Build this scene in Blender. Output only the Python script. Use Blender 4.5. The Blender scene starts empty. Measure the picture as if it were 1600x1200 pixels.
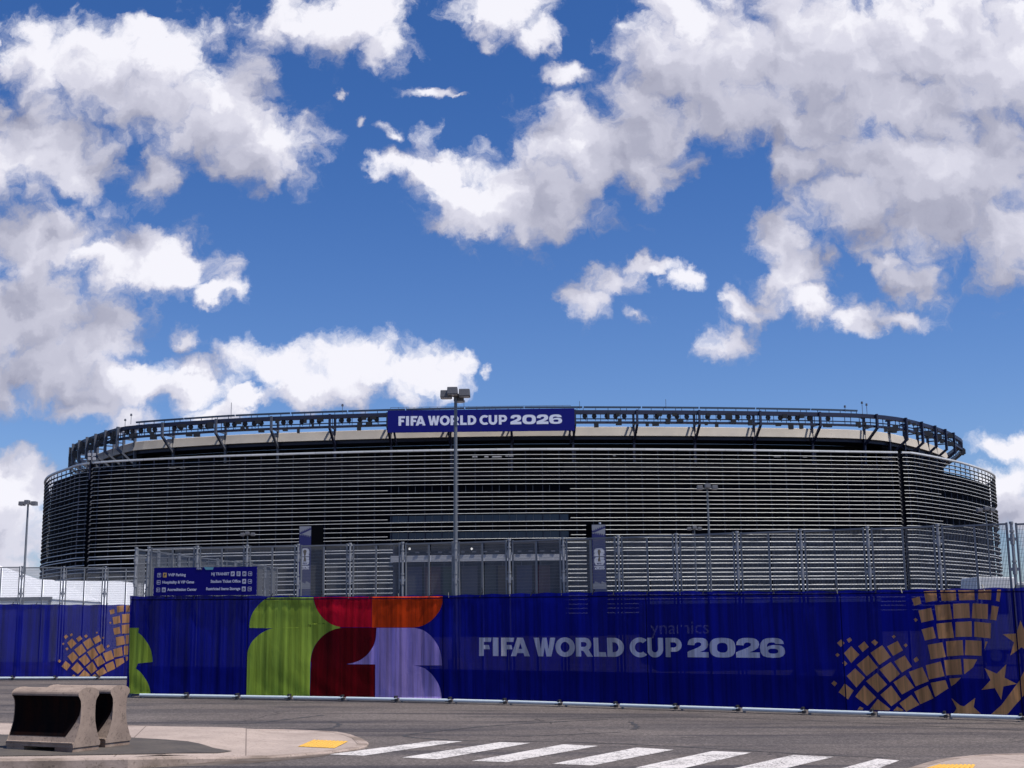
import bpy, bmesh, math, random
import numpy as np
from mathutils import Vector, Matrix
R = math.radians
random.seed(7)
S = bpy.context.scene
C = S.collection

# ------------------------------------------------------------------ camera
F_PX = 2050.0                      # focal length in pixels of a 1600 wide picture
PITCH = math.atan(380 / F_PX)
ROLL = 0.012
CAM = Vector((0, 0, 1.75))
cp, sp, cr, sr = math.cos(PITCH), math.sin(PITCH), math.cos(ROLL), math.sin(ROLL)
right = Vector((cr, sr * sp, -sr * cp))
up = Vector((sr, -cr * sp, cr * cp))
back = Vector((0, -cp, -sp))
cam_d = bpy.data.cameras.new('camera')
cam_d.sensor_width = 36.0
cam_d.lens = 36.0 * F_PX / 1600
cam_d.clip_start = 0.1
cam_d.clip_end = 6000
cam = bpy.data.objects.new('camera', cam_d)
cam.matrix_world = Matrix(((right.x, up.x, back.x, CAM.x), (right.y, up.y, back.y, CAM.y), (right.z, up.z, back.z, CAM.z), (0, 0, 0, 1)))
C.objects.link(cam)
S.camera = cam

def ray(u, v):
    xi, yi = u - 800.0, 600.0 - v
    d = right * xi + up * yi - back * F_PX
    return d / d.y
def at(u, v, Y):                   # world point on the sight line at world depth Y
    return CAM + ray(u, v) * Y
def atz(u, v, z):
    d = ray(u, v)
    return CAM + d * ((z - CAM.z) / d.z)
def gz(x, y):                      # the lot falls gently to the right near the camera and is level far away
    t = min(max((y - 45) / 75, 0), 1)
    t = t * t * (3 - 2 * t)
    tx = min(max((abs(x) - 30) / 50, 0), 1)
    return -0.0124 * x * (1 - t) * (1 - tx)
def gnd(u, v, dz=0.0):
    z = 0.0
    for _ in range(12):
        p = atz(u, v, z + dz)
        z = gz(p.x, p.y)
    return Vector((p.x, p.y, z + dz))

# ------------------------------------------------------------------ light
SUN = Vector((0.39, -0.20, 0.90)).normalized()
sun_el = math.asin(SUN.z)
sun_rot = math.atan2(SUN.x, SUN.y)
sl = bpy.data.lights.new('sun', 'SUN')
sl.energy = 4.5
sl.angle = R(0.53)
sl.color = (1.0, 0.95, 0.88)
so = bpy.data.objects.new('sun', sl)
so.rotation_euler = SUN.to_track_quat('Z', 'Y').to_euler()
so.location = (0, 0, 60)
C.objects.link(so)
S.view_settings.view_transform = 'Standard'
S.view_settings.look = 'None'
S.view_settings.exposure = 0.14
S.view_settings.gamma = 1.0
S.cycles.max_bounces = 6
S.cycles.transparent_max_bounces = 16
S.cycles.use_denoising = True
S.cycles.denoising_input_passes = 'RGB_ALBEDO_NORMAL'
S.cycles.denoising_prefilter = 'ACCURATE'

# ------------------------------------------------------------------ sky with cumulus
W = bpy.data.worlds.new('World')
S.world = W
W.use_nodes = True
W.cycles.sampling_method = 'MANUAL'
W.cycles.sample_map_resolution = 512
wt = W.node_tree
for n in list(wt.nodes):
    wt.nodes.remove(n)

class G:
    """tiny node-graph writer"""
    def __init__(s, tree): s.t = tree
    def n(s, kind, **kw):
        x = s.t.nodes.new(kind)
        for k, v in kw.items(): setattr(x, k, v)
        return x
    def put(s, sock, v):
        if isinstance(v, bpy.types.NodeSocket): s.t.links.new(v, sock)
        elif v is not None: sock.default_value = v
    def m(s, op, a, b=None, c=None, clamp=False):
        x = s.n('ShaderNodeMath', operation=op, use_clamp=clamp)
        s.put(x.inputs[0], a); s.put(x.inputs[1], b); s.put(x.inputs[2], c)
        return x.outputs[0]
    def vm(s, op, a, b=None, out=0, scale=None):
        x = s.n('ShaderNodeVectorMath', operation=op)
        if isinstance(a, tuple): a = a[:3]
        s.put(x.inputs[0], a); s.put(x.inputs[1], b)
        if scale is not None: s.put(x.inputs['Scale'], scale)
        return x.outputs[out]
    def ss(s, v, lo, hi, a=0.0, b=1.0):
        x = s.n('ShaderNodeMapRange', interpolation_type='SMOOTHSTEP')
        s.put(x.inputs[0], v); s.put(x.inputs[1], lo); s.put(x.inputs[2], hi); s.put(x.inputs[3], a); s.put(x.inputs[4], b)
        return x.outputs[0]
    def noise(s, v, scale, detail=6, rough=0.55, dist=0.0, lac=2.0, out='Fac', dims='3D'):
        x = s.n('ShaderNodeTexNoise', noise_dimensions=dims)
        s.put(x.inputs['Vector'], v)
        x.inputs['Scale'].default_value = scale; x.inputs['Detail'].default_value = detail
        x.inputs['Roughness'].default_value = rough; x.inputs['Distortion'].default_value = dist
        x.inputs['Lacunarity'].default_value = lac
        return x.outputs[out]
    def mix(s, f, a, b, blend='MIX'):
        x = s.n('ShaderNodeMix', data_type='RGBA', blend_type=blend, clamp_factor=True)
        s.put(x.inputs[0], f); s.put(x.inputs[6], a); s.put(x.inputs[7], b)
        return x.outputs[2]
    def ramp(s, f, stops, interp='LINEAR'):
        x = s.n('ShaderNodeValToRGB')
        x.color_ramp.interpolation = interp
        e = x.color_ramp.elements
        while len(e) < len(stops): e.new(0.5)
        for i, (p, c) in enumerate(stops):
            e[i].position = p; e[i].color = tuple(c) + (1,) if len(c) == 3 else c
        s.put(x.inputs[0], f)
        return x.outputs[0]

SKY_LOW, SKY_HIGH = (0.66, 0.77, 1.04), (0.32, 0.585, 0.99)
TONE0, TONE_S, TONE_B, TONE_T = 0.51, 0.60, 0.58, 0.20
# where the cumulus stand: (azimuth/elevation plane, radii), given as sight lines
CLOUDS = [
 (75,92,92,66),(170,110,120,80),(262,95,95,72),(355,150,88,72),(415,222,92,72),(250,165,115,62),(335,200,100,55),(230,48,60,36),(480,185,34,24),(245,278,44,42),
 (60,240,115,80),(10,240,90,82),(130,272,56,42),(3,52,16,20),
 (520,38,118,62),(560,20,90,50),(462,45,42,24),(595,78,45,32),
 (795,15,85,42),(845,48,42,36),(768,66,24,16),
 (670,144,40,12),(715,153,22,5),(578,187,13,10),(530,147,11,8),(622,205,20,14),
 (800,305,140,78),(895,222,82,82),(950,240,115,88),(740,310,100,58),(700,272,80,40),(668,215,28,30),(620,258,46,24),(1010,262,72,58),(880,310,115,62),(725,345,62,28),(893,112,46,22),(1015,200,70,60),
 (1045,105,100,92),(1150,90,150,118),(1300,70,200,125),(1450,60,200,130),(1570,100,150,130),(1130,180,120,42),(1250,185,130,46),(1000,150,62,62),(1080,40,90,60),
 (1400,262,150,100),(1520,260,160,130),(1330,312,95,56),(1450,352,140,60),(1590,350,95,105),(1592,430,30,34),
 (1240,250,52,40),(1250,120,130,70),(1400,160,130,70),(1150,170,90,50),
 (1222,368,40,44),(1235,425,64,52),(1300,408,34,20),(1172,478,42,30),(1262,470,50,30),(1338,495,44,34),(1326,462,22,24),(1400,502,56,22),(1432,440,48,46),(1395,408,42,20),(1470,465,34,34),
 (1015,416,60,16),(1068,432,36,19),(952,438,44,28),(912,474,42,34),(930,490,30,18),(995,492,27,15),
 (1136,541,42,30),
 (70,380,130,66),(190,402,130,50),(280,420,75,38),(50,495,150,90),(160,515,80,56),(60,575,165,66),(200,600,140,48),(290,600,90,40),(300,530,32,28),(150,632,70,30),(365,462,34,22),(335,455,40,22),(205,655,52,26),(330,640,60,22),
 (425,578,78,46),(560,565,110,46),(640,580,88,42),(715,572,40,20),(490,605,110,36),(765,581,16,10),(400,625,80,22),
 (20,762,72,54),(10,830,80,60),(0,890,70,40),
 (1585,700,86,30),(1570,760,60,40),(1610,800,60,46),
]
w = G(wt)
tc = w.n('ShaderNodeTexCoord')
sky = w.n('ShaderNodeTexSky', sky_type='NISHITA')
sky.sun_disc = False
sky.sun_elevation = sun_el
sky.sun_rotation = sun_rot
sky.air_density = 1.0
sky.dust_density = 0.3
sky.ozone_density = 3.0
SKY_STRENGTH = 0.10
sep = w.n('ShaderNodeSeparateXYZ')
w.put(sep.inputs[0], tc.outputs['Generated'])
dx, dy, dz = sep.outputs
ysafe = w.m('MAXIMUM', w.m('ABSOLUTE', dy), 0.12)
comb = w.n('ShaderNodeCombineXYZ')
px_, pz_ = w.m('DIVIDE', dx, ysafe), w.m('DIVIDE', dz, ysafe)
w.put(comb.inputs[0], px_); w.put(comb.inputs[1], pz_)
pv = comb.outputs[0]
skyc = w.mix(w.ss(dz, 0.0, 0.45), w.vm('MULTIPLY', sky.outputs[0], SKY_LOW), w.vm('MULTIPLY', sky.outputs[0], SKY_HIGH))

def blob_group(blobs, name):
    """signed cover (1 in a cloud's heart, 0 at its rim) of the clouds near one part of the sky"""
    grp = bpy.data.node_groups.new(name, 'ShaderNodeTree')
    grp.interface.new_socket('P', in_out='INPUT', socket_type='NodeSocketVector')
    grp.interface.new_socket('B', in_out='OUTPUT', socket_type='NodeSocketFloat')
    g = G(grp)
    gi, go_ = g.n('NodeGroupInput'), g.n('NodeGroupOutput')
    acc = None
    for (cx, cz, ax, az, off) in blobs:
        q = g.vm('MULTIPLY', g.vm('SUBTRACT', gi.outputs[0], (cx, cz, 0)), (1 / ax, 1 / az, 0))
        ln = g.vm('LENGTH', q, out=1)
        if off: ln = g.m('ADD', ln, off)
        x = g.n('ShaderNodeMath', operation='SMOOTH_MIN')
        g.put(x.inputs[0], 2.2 if acc is None else acc); g.put(x.inputs[1], ln); x.inputs[2].default_value = 0.12
        acc = x.outputs[0]
    grp.links.new(g.m('SUBTRACT', 1.0, acc), go_.inputs[0])
    return grp

detail = bpy.data.node_groups.new('cumulus_detail', 'ShaderNodeTree')
detail.interface.new_socket('P', in_out='INPUT', socket_type='NodeSocketVector')
detail.interface.new_socket('N', in_out='OUTPUT', socket_type='NodeSocketFloat')
g = G(detail)
gi, go_ = g.n('NodeGroupInput'), g.n('NodeGroupOutput')
nn = g.m('MULTIPLY', g.m('SUBTRACT', g.noise(gi.outputs[0], 20.0, 9, 0.60, 0.1, dims='2D'), 0.5), 1.05)
vo = g.n('ShaderNodeTexVoronoi', feature='SMOOTH_F1', voronoi_dimensions='2D')
g.put(vo.inputs['Vector'], gi.outputs[0])
vo.inputs['Scale'].default_value = 30.0
vo.inputs['Smoothness'].default_value = 0.5
vo.inputs['Detail'].default_value = 1.0
nn = g.m('ADD', nn, g.m('MULTIPLY', g.m('SUBTRACT', 0.42, vo.outputs['Distance']), 0.50))
detail.links.new(nn, go_.inputs[0])

warp = w.vm('SUBTRACT', w.noise(pv, 24.0, 5, 0.6, out='Color', dims='2D'), (0.5, 0.5, 0.5))
PW = w.vm('ADD', pv, w.vm('SCALE', warp, scale=0.040))

def cloud_shader(blobs, name):
    t = bpy.data.node_groups.new(name + '_shader', 'ShaderNodeTree')
    for nm in ('P', 'Sky'):
        t.interface.new_socket(nm, in_out='INPUT', socket_type='NodeSocketVector' if nm == 'P' else 'NodeSocketColor')
    t.interface.new_socket('Shader', in_out='OUTPUT', socket_type='NodeSocketShader')
    w = G(t)
    gi, go_ = w.n('NodeGroupInput'), w.n('NodeGroupOutput')
    PW, skyc = gi.outputs[0], gi.outputs[1]
    bgn = w.n('ShaderNodeBackground')
    bgn.inputs[1].default_value = SKY_STRENGTH
    w.t.links.new(bgn.outputs[0], go_.inputs[0])
    if not blobs:
        w.put(bgn.inputs[0], skyc)
    else:
        grp = blob_group(blobs, name)
        def ev(gr, off):
            x = w.n('ShaderNodeGroup'); x.node_tree = gr
            w.put(x.inputs[0], PW if off is None else w.vm('ADD', PW, off))
            return x.outputs[0]
        b0 = ev(grp, None)
        b2 = ev(grp, (0.020, 0.050, 0))
        m0 = ev(detail, None)
        m1 = ev(detail, (0.006, 0.012, 0))
        D0 = w.m('ADD', w.m('ADD', b0, 0.04), m0)
        fz_ = w.m('MULTIPLY', w.m('SUBTRACT', w.noise(PW, 70.0, 6, 0.68, 0.4, dims='2D'), 0.5), 0.60)
        alpha = w.ss(w.m('ADD', D0, fz_), -0.18, 0.50)
        small = w.m('SUBTRACT', m0, m1)
        big = w.m('SUBTRACT', w.m('MINIMUM', b0, 0.95), w.m('MINIMUM', b2, 0.95))
        lowf = w.m('SUBTRACT', w.noise(PW, 7.5, 3, 0.5, dims='2D'), 0.5)
        tone = w.m('ADD', TONE0, w.m('ADD', w.m('MULTIPLY', small, TONE_S), w.m('MULTIPLY', big, TONE_B)))
        tone = w.m('ADD', tone, w.m('MULTIPLY', lowf, 0.60))
        tone = w.m('SUBTRACT', tone, w.ss(D0, 0.1, 1.4, 0.0, TONE_T))
        ccol = w.ramp(tone, [(0.0, (2.9, 2.95, 3.9)), (0.25, (3.9, 3.95, 4.95)), (0.5, (5.2, 5.2, 6.2)), (0.75, (6.6, 6.55, 7.5)), (1.0, (8.6, 8.5, 9.1))], 'EASE')
        w.put(bgn.inputs[0], w.mix(w.m('MULTIPLY', alpha, 0.97), skyc, ccol))
    x = globals()['w'].n('ShaderNodeGroup'); x.node_tree = t
    globals()['w'].put(x.inputs[0], globals()['PW']); globals()['w'].put(x.inputs[1], globals()['skyc'])
    return x.outputs[0]

BL = []
for (u, v, ru, rv) in CLOUDS:
    d = ray(u, v)
    e1, e2 = ray(u + 10, v), ray(u, v - 10)
    off = 0.0
    if max(ru, rv) < 36: ru, rv, off = ru * 1.45, rv * 1.7, 0.50
    elif max(ru, rv) < 50: ru, rv, off = ru * 1.15, rv * 1.2, 0.15
    BL.append((d.x, d.z, ru * 1.10 * (e1.x - d.x) / 10, rv * 1.08 * (e2.z - d.z) / 10, off))
# clouds of the sky beyond the photograph's edges
rr = random.Random(3)
for i in range(26):
    BL.append((rr.uniform(-1.6, 1.6), rr.uniform(0.66, 1.5), rr.uniform(.06, .2), rr.uniform(.03, .08), 0.0))
for i in range(14):
    sgn = rr.choice((-1, 1))
    BL.append((sgn * rr.uniform(0.62, 1.7), rr.uniform(0.08, .6), rr.uniform(.05, .16), rr.uniform(.02, .06), 0.0))
xs = [-3, -.42, -.27, -.12, .03, .18, .31, .44, 3]
zs = [-3, .09, .17, .26, .36, .46, .60, 3]
def near(b, x0, x1, z0, z1):
    ex = max(x0 - b[0] - .03, 0, b[0] - x1 - .03) / b[2]; ez = max(z0 - b[1] - .02, 0, b[1] - z1 - .02) / b[3]
    return math.hypot(ex, ez) < 2.3
def tree(i0, i1, j0, j1):
    """binary tree of 0/1 mixes, so only one leaf of the sky is worked out per sight line"""
    if i1 - i0 == 1 and j1 - j0 == 1:
        return cloud_shader([b for b in BL if near(b, xs[i0], xs[i1], zs[j0], zs[j1])], 'cumulus')
    mx = w.n('ShaderNodeMixShader')
    if i1 - i0 >= j1 - j0:
        k = (i0 + i1) // 2
        w.put(mx.inputs[0], w.m('GREATER_THAN', px_, xs[k])); a, b = tree(i0, k, j0, j1), tree(k, i1, j0, j1)
    else:
        k = (j0 + j1) // 2
        w.put(mx.inputs[0], w.m('GREATER_THAN', pz_, zs[k])); a, b = tree(i0, i1, j0, k), tree(i0, i1, k, j1)
    w.put(mx.inputs[1], a); w.put(mx.inputs[2], b)
    return mx.outputs[0]
ow = w.n('ShaderNodeOutputWorld')
wt.links.new(tree(0, len(xs) - 1, 0, len(zs) - 1), ow.inputs[0])

# ------------------------------------------------------------------ helpers
def srgb(r, g_, b):
    f = lambda c: (c / 255) / 12.92 if c <= 10 else (((c / 255) + 0.055) / 1.055) ** 2.4
    return (f(r), f(g_), f(b))

def mat(name, col, rough=0.6, metal=0.0, var=0.0, vscale=3.0, stretch=(1, 1, 1), bump=0.0, bscale=20.0, col2=None, spec=0.5, detail=5, extra=None, coords='Object'):
    m = bpy.data.materials.new(name)
    m.use_nodes = True
    t = m.node_tree
    g = G(t)
    bs = t.nodes['Principled BSDF']
    bs.inputs['Roughness'].default_value = rough
    bs.inputs['Metallic'].default_value = metal
    bs.inputs['Specular IOR Level'].default_value = spec
    co = g.n('ShaderNodeTexCoord').outputs[coords]
    c4 = tuple(col) + (1,)
    if var or col2:
        v = g.vm('MULTIPLY', co, stretch)
        nz = g.noise(v, vscale, detail, 0.6)
        if col2:
            c = g.mix(g.ss(nz, 0.35, 0.65), c4, tuple(col2) + (1,))
        else:
            c = c4
        if var:
            n2_ = g.noise(v, vscale * 2.3, detail, 0.65)
            k = g.m('ADD', 1.0 - var, g.m('MULTIPLY', n2_, 2 * var))
            c = g.vm('SCALE', c, scale=k)
        g.put(bs.inputs['Base Color'], c)
    else:
        bs.inputs['Base Color'].default_value = c4
    if bump:
        b = g.n('ShaderNodeBump')
        b.inputs['Strength'].default_value = bump
        b.inputs['Distance'].default_value = 0.02
        g.put(b.inputs['Height'], g.noise(g.vm('MULTIPLY', co, stretch), bscale, 5, 0.6))
        g.put(bs.inputs['Normal'], b.outputs[0])
    if extra: extra(g, bs, co)
    return m

class MB:
    def __init__(s): s.v, s.f, s.mi, s.cur = [], [], [], 0
    def add(s, vs, fs):
        o = len(s.v)
        s.v += [tuple(p) for p in vs]
        s.f += [tuple(i + o for i in f) for f in fs]
        s.mi += [s.cur] * len(fs)
    def box(s, x0, x1, y0, y1, z0, z1):
        s.hexa([(x0, y0, z0), (x1, y0, z0), (x1, y1, z0), (x0, y1, z0), (x0, y0, z1), (x1, y0, z1), (x1, y1, z1), (x0, y1, z1)])
    def hexa(s, p):
        s.add(p, [(0, 3, 2, 1), (4, 5, 6, 7), (0, 1, 5, 4), (1, 2, 6, 5), (2, 3, 7, 6), (3, 0, 4, 7)])
    def bar(s, a, b, w=0.05, h=None, upv=(0, 0, 1)):
        a, b = Vector(a), Vector(b)
        h = h or w
        d = (b - a).normalized()
        upv = Vector(upv)
        if abs(d.dot(upv)) > 0.98: upv = Vector((0, 1, 0)) if abs(d.y) < 0.9 else Vector((1, 0, 0))
        sx = d.cross(upv).normalized() * w / 2
        sy = sx.cross(d).normalized() * h / 2
        s.hexa([a - sx - sy, a + sx - sy, a + sx + sy, a - sx + sy, b - sx - sy, b + sx - sy, b + sx + sy, b - sx + sy])
    def tube(s, a, b, r0, r1=None, n=12):
        a, b = Vector(a), Vector(b)
        r1 = r0 if r1 is None else r1
        d = (b - a).normalized()
        x = d.orthogonal().normalized(); y = d.cross(x)
        vs = []
        for (c, r_) in ((a, r0), (b, r1)):
            for i in range(n):
                t = 2 * math.pi * i / n
                vs.append(c + x * (r_ * math.cos(t)) + y * (r_ * math.sin(t)))
        fs = [(i, (i + 1) % n, n + (i + 1) % n, n + i) for i in range(n)]
        fs += [tuple(range(n - 1, -1, -1)), tuple(range(n, 2 * n))]
        s.add(vs, fs)
    def prism(s, pts, z0, z1):
        n = len(pts)
        z = lambda k, i: k(pts[i][0], pts[i][1]) if callable(k) else k
        vs = [(pts[i][0], pts[i][1], z(z0, i)) for i in range(n)] + [(pts[i][0], pts[i][1], z(z1, i)) for i in range(n)]
        fs = [tuple(range(n - 1, -1, -1)), tuple(range(n, 2 * n))] + [(i, (i + 1) % n, n + (i + 1) % n, n + i) for i in range(n)]
        s.add(vs, fs)
    def build(s, name, m, parent=None, smooth=False, loc=None, bevel=0.0):
        me = bpy.data.meshes.new(name)
        me.from_pydata(s.v, [], s.f)
        ms = m if isinstance(m, (list, tuple)) else [m]
        for mm in ms: me.materials.append(mm)
        if len(ms) > 1: me.polygons.foreach_set('material_index', s.mi)
        if smooth: me.polygons.foreach_set('use_smooth', [True] * len(me.polygons))
        me.update()
        o = bpy.data.objects.new(name, me)
        C.objects.link(o)
        if parent: o.parent = parent
        if loc is not None: o.location = loc
        if bevel:
            md = o.modifiers.new('bevel', 'BEVEL'); md.width = bevel; md.segments = 2; md.limit_method = 'ANGLE'
        return o

def tag(o, label=None, cat=None, group=None, kind=None):
    if label: o['label'] = label
    if cat: o['category'] = cat
    if group: o['group'] = group
    if kind: o['kind'] = kind
    return o
def empty(name, loc=(0, 0, 0), rz=0.0, **kw):
    o = bpy.data.objects.new(name, None)
    o.location = loc; o.rotation_euler = (0, 0, rz); o.empty_display_size = 0.2
    C.objects.link(o)
    return tag(o, **kw) if kw else o
KIDS = {}
def copy_tree(o, parent=None):
    c = o.copy(); C.objects.link(c)
    if parent: c.parent = parent
    for ch in [x for x in ALLKIDS(o)]: copy_tree(ch, c)
    return c
def ALLKIDS(o): return list(o.children)

# flat outlines (with holes) to triangles, then cut on a grid and laid on a surface
def fill(loops):
    cu = bpy.data.curves.new('outline', 'CURVE')
    cu.dimensions = '2D'; cu.fill_mode = 'BOTH'
    for lp in loops:
        sp_ = cu.splines.new('POLY')
        sp_.points.add(len(lp) - 1)
        for i, p in enumerate(lp): sp_.points[i].co = (p[0], p[1], 0, 1)
        sp_.use_cyclic_u = True
    o = bpy.data.objects.new('outline', cu)
    me = o.to_mesh()
    vs = [tuple(v.co[:2]) for v in me.vertices]; fs = [tuple(p.vertices) for p in me.polygons]
    o.to_mesh_clear()
    bpy.data.objects.remove(o); bpy.data.curves.remove(cu)
    return vs, fs
def text_flat(s_, size, x=0.0, y=0.0, align='LEFT', bold=0.0, xs=1.0):
    cu = bpy.data.curves.new('text', 'FONT')
    cu.body = s_; cu.size = size; cu.align_x = align; cu.offset = bold; cu.resolution_u = 3
    o = bpy.data.objects.new('text', cu)
    me = o.to_mesh()
    vs = [(v.co.x * xs + x, v.co.y + y) for v in me.vertices]; fs = [tuple(p.vertices) for p in me.polygons]
    o.to_mesh_clear()
    bpy.data.objects.remove(o); bpy.data.curves.remove(cu)
    return vs, fs
def merge(parts):
    V, Fc = [], []
    for vs, fs in parts:
        o = len(V); V += vs; Fc += [tuple(i + o for i in f) for f in fs]
    return V, Fc
def laid(name, flat, fn, m, parent=None, cut=None, thick=0.0, smooth=False):
    """fn maps (a, b) of the flat outline to a world point"""
    vs, fs = flat
    bm = bmesh.new()
    bv = [bm.verts.new((p[0], p[1], 0)) for p in vs]
    for f in fs:
        try: bm.faces.new([bv[i] for i in f])
        except ValueError: pass
    bmesh.ops.remove_doubles(bm, verts=bm.verts[:], dist=1e-5)
    if cut:
        x0, x1 = min(p[0] for p in vs), max(p[0] for p in vs)
        y0, y1 = min(p[1] for p in vs), max(p[1] for p in vs)
        for ax, lo, hi, st in ((0, x0, x1, cut[0]), (1, y0, y1, cut[1])):
            k = math.floor(lo / st) + 1
            while k * st < hi - 1e-6:
                co = (k * st, 0, 0) if ax == 0 else (0, k * st, 0)
                no = (1, 0, 0) if ax == 0 else (0, 1, 0)
                bmesh.ops.bisect_plane(bm, geom=bm.verts[:] + bm.edges[:] + bm.faces[:], plane_co=co, plane_no=no)
                k += 1
    for v in bm.verts: v.co = fn(v.co.x, v.co.y)
    bmesh.ops.recalc_face_normals(bm, faces=bm.faces[:])
    if bm.faces:
        bm.faces.ensure_lookup_table()
        if sum(f.normal.y for f in bm.faces) > 0: bmesh.ops.reverse_faces(bm, faces=bm.faces[:])
    me = bpy.data.meshes.new(name); bm.to_mesh(me); bm.free()
    me.materials.append(m)
    if smooth: me.polygons.foreach_set('use_smooth', [True] * len(me.polygons))
    o = bpy.data.objects.new(name, me); C.objects.link(o)
    if parent: o.parent = parent
    if thick:
        md = o.modifiers.new('thickness', 'SOLIDIFY'); md.thickness = thick; md.offset = -1
    return o
def local(fn, root):
    """wrap a world mapping for a child of root"""
    mi = Matrix.Translation(root.location) @ root.rotation_euler.to_matrix().to_4x4()
    mi = mi.inverted()
    return lambda a, b: mi @ Vector(fn(a, b))

def arc(cx, cy, rx, ry, a0, a1, n=14):
    return [(cx + rx * math.cos(R(a0 + (a1 - a0) * i / n)), cy + ry * math.sin(R(a0 + (a1 - a0) * i / n))) for i in range(n + 1)]
def sup(cx, cy, rx, ry, e, a0=0, a1=360, n=40):
    o = []
    for i in range(n + (0 if a1 - a0 == 360 else 1)):
        t = R(a0 + (a1 - a0) * i / n); c, s_ = math.cos(t), math.sin(t)
        o.append((cx + rx * math.copysign(abs(c) ** (2 / e), c), cy + ry * math.copysign(abs(s_) ** (2 / e), s_)))
    return o

# heavy capitals and wide numerals, cap height 1
GLY = {
 'F': (.72, [[(0,0),(.28,0),(.28,.37),(.60,.37),(.55,.60),(.28,.60),(.28,.77),(.66,.77),(.72,1),(0,1)]]),
 'I': (.28, [[(0,0),(.28,0),(.28,1),(0,1)]]),
 'A': (1.05, [[(0,0),(.30,0),(.36,.17),(.69,.17),(.75,0),(1.05,0),(.68,1),(.37,1)], [(.435,.39),(.615,.39),(.525,.70)]]),
 'W': (1.2, [[(0,1),(.28,1),(.385,.40),(.49,1),(.72,1),(.825,.40),(.93,1),(1.2,1),(.98,0),(.70,0),(.605,.48),(.51,0),(.23,0)]]),
 'O': (1.04, [sup(.52,.5,.52,.52,2.05), sup(.52,.5,.24,.28,2.0)]),
 'R': (.93, [[(0,0),(.28,0),(.28,.31),(.40,.31),(.60,0),(.93,0),(.69,.35)] + arc(.50,.66,.35,.34,-58,90) + [(0,1)], [(.28,.52)] + arc(.46,.645,.13,.125,-90,90) + [(.28,.77)]]),
 'L': (.70, [[(0,0),(.70,0),(.66,.24),(.28,.24),(.28,1),(0,1)]]),
 'D': (.90, [[(0,0)] + arc(.38,.5,.52,.5,-90,90,20) + [(0,1)], [(.28,.24)] + arc(.38,.5,.24,.26,-90,90) + [(.28,.76)]]),
 'C': (.82, [arc(.52,.5,.52,.52,48,312,28) + arc(.52,.5,.25,.28,308,52,20)]),
 'U': (.90, [[(0,1)] + arc(.45,.42,.45,.44,180,360,20) + [(.90,1),(.62,1)] + arc(.45,.42,.17,.18,360,180,12) + [(.28,1)]]),
 'P': (.87, [[(0,0),(.28,0),(.28,.28)] + arc(.50,.64,.37,.36,-90,90,18) + [(0,1)], [(.28,.50)] + arc(.46,.635,.14,.135,-90,90) + [(.28,.77)]]),
 '2': (1.15, [[(0,0),(1.15,0),(1.15,.27),(.66,.27),(.92,.38),(1.08,.50),(1.14,.66),(1.11,.82),(1.02,.93),(.86,.99),(.60,1.0),(.32,.99),(.14,.92),(.05,.80),(.02,.64),(.38,.62),(.42,.72),(.52,.77),(.65,.77),(.75,.71),(.73,.61),(.60,.52),(.36,.42),(.10,.32),(0,.26)]]),
 '0': (1.36, [sup(.68,.5,.68,.5,2.9), sup(.68,.5,.29,.25,2.7)]),
 '6': (1.32, [[(1.29,.70),(1.24,.84),(1.12,.94),(.95,.99),(.68,1.0),(.38,.98),(.17,.90),(.05,.74),(0,.50),(.04,.24),(.16,.09),(.38,.02),(.68,0),(1.0,.02),(1.20,.09),(1.31,.22),(1.32,.36),(1.28,.50),(1.16,.60),(.98,.64),(.72,.64),(.50,.60),(.38,.54),(.40,.66),(.48,.75),(.62,.78),(.76,.77),(.86,.70)], sup(.70,.335,.26,.125,2.6,n=24)]),
}
GLY['2'] = (1.15, [[(0,0),(1.15,0),(1.15,.27),(.66,.27),(.92,.38),(1.08,.50),(1.14,.66),(1.11,.82),(1.02,.93),(.86,.99),(.60,1.0),(.32,.99),(.14,.92),(.05,.80),(.02,.64),(.38,.62),(.42,.72),(.52,.77),(.65,.77),(.75,.71),(.73,.61),(.60,.52),(.36,.42),(.10,.32),(0,.26)]])
def glyph(ch, x0, x1, y0, y1):
    w_, loops = GLY[ch]
    return fill([[(x0 + p[0] / w_ * (x1 - x0), y0 + p[1] * (y1 - y0)) for p in lp] for lp in loops])
# letter boxes of the wordmark, in units of its own length
WORDMARK = [('F',35,98),('I',105,133),('F',148,212),('A',195,287),('W',310,418),('O',420,513),('R',520,603),('L',610,672),('D',680,760),('C',790,868),('U',875,955),('P',970,1047),('2',1078,1180),('0',1190,1315),('2',1322,1432),('6',1438,1560)]

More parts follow.
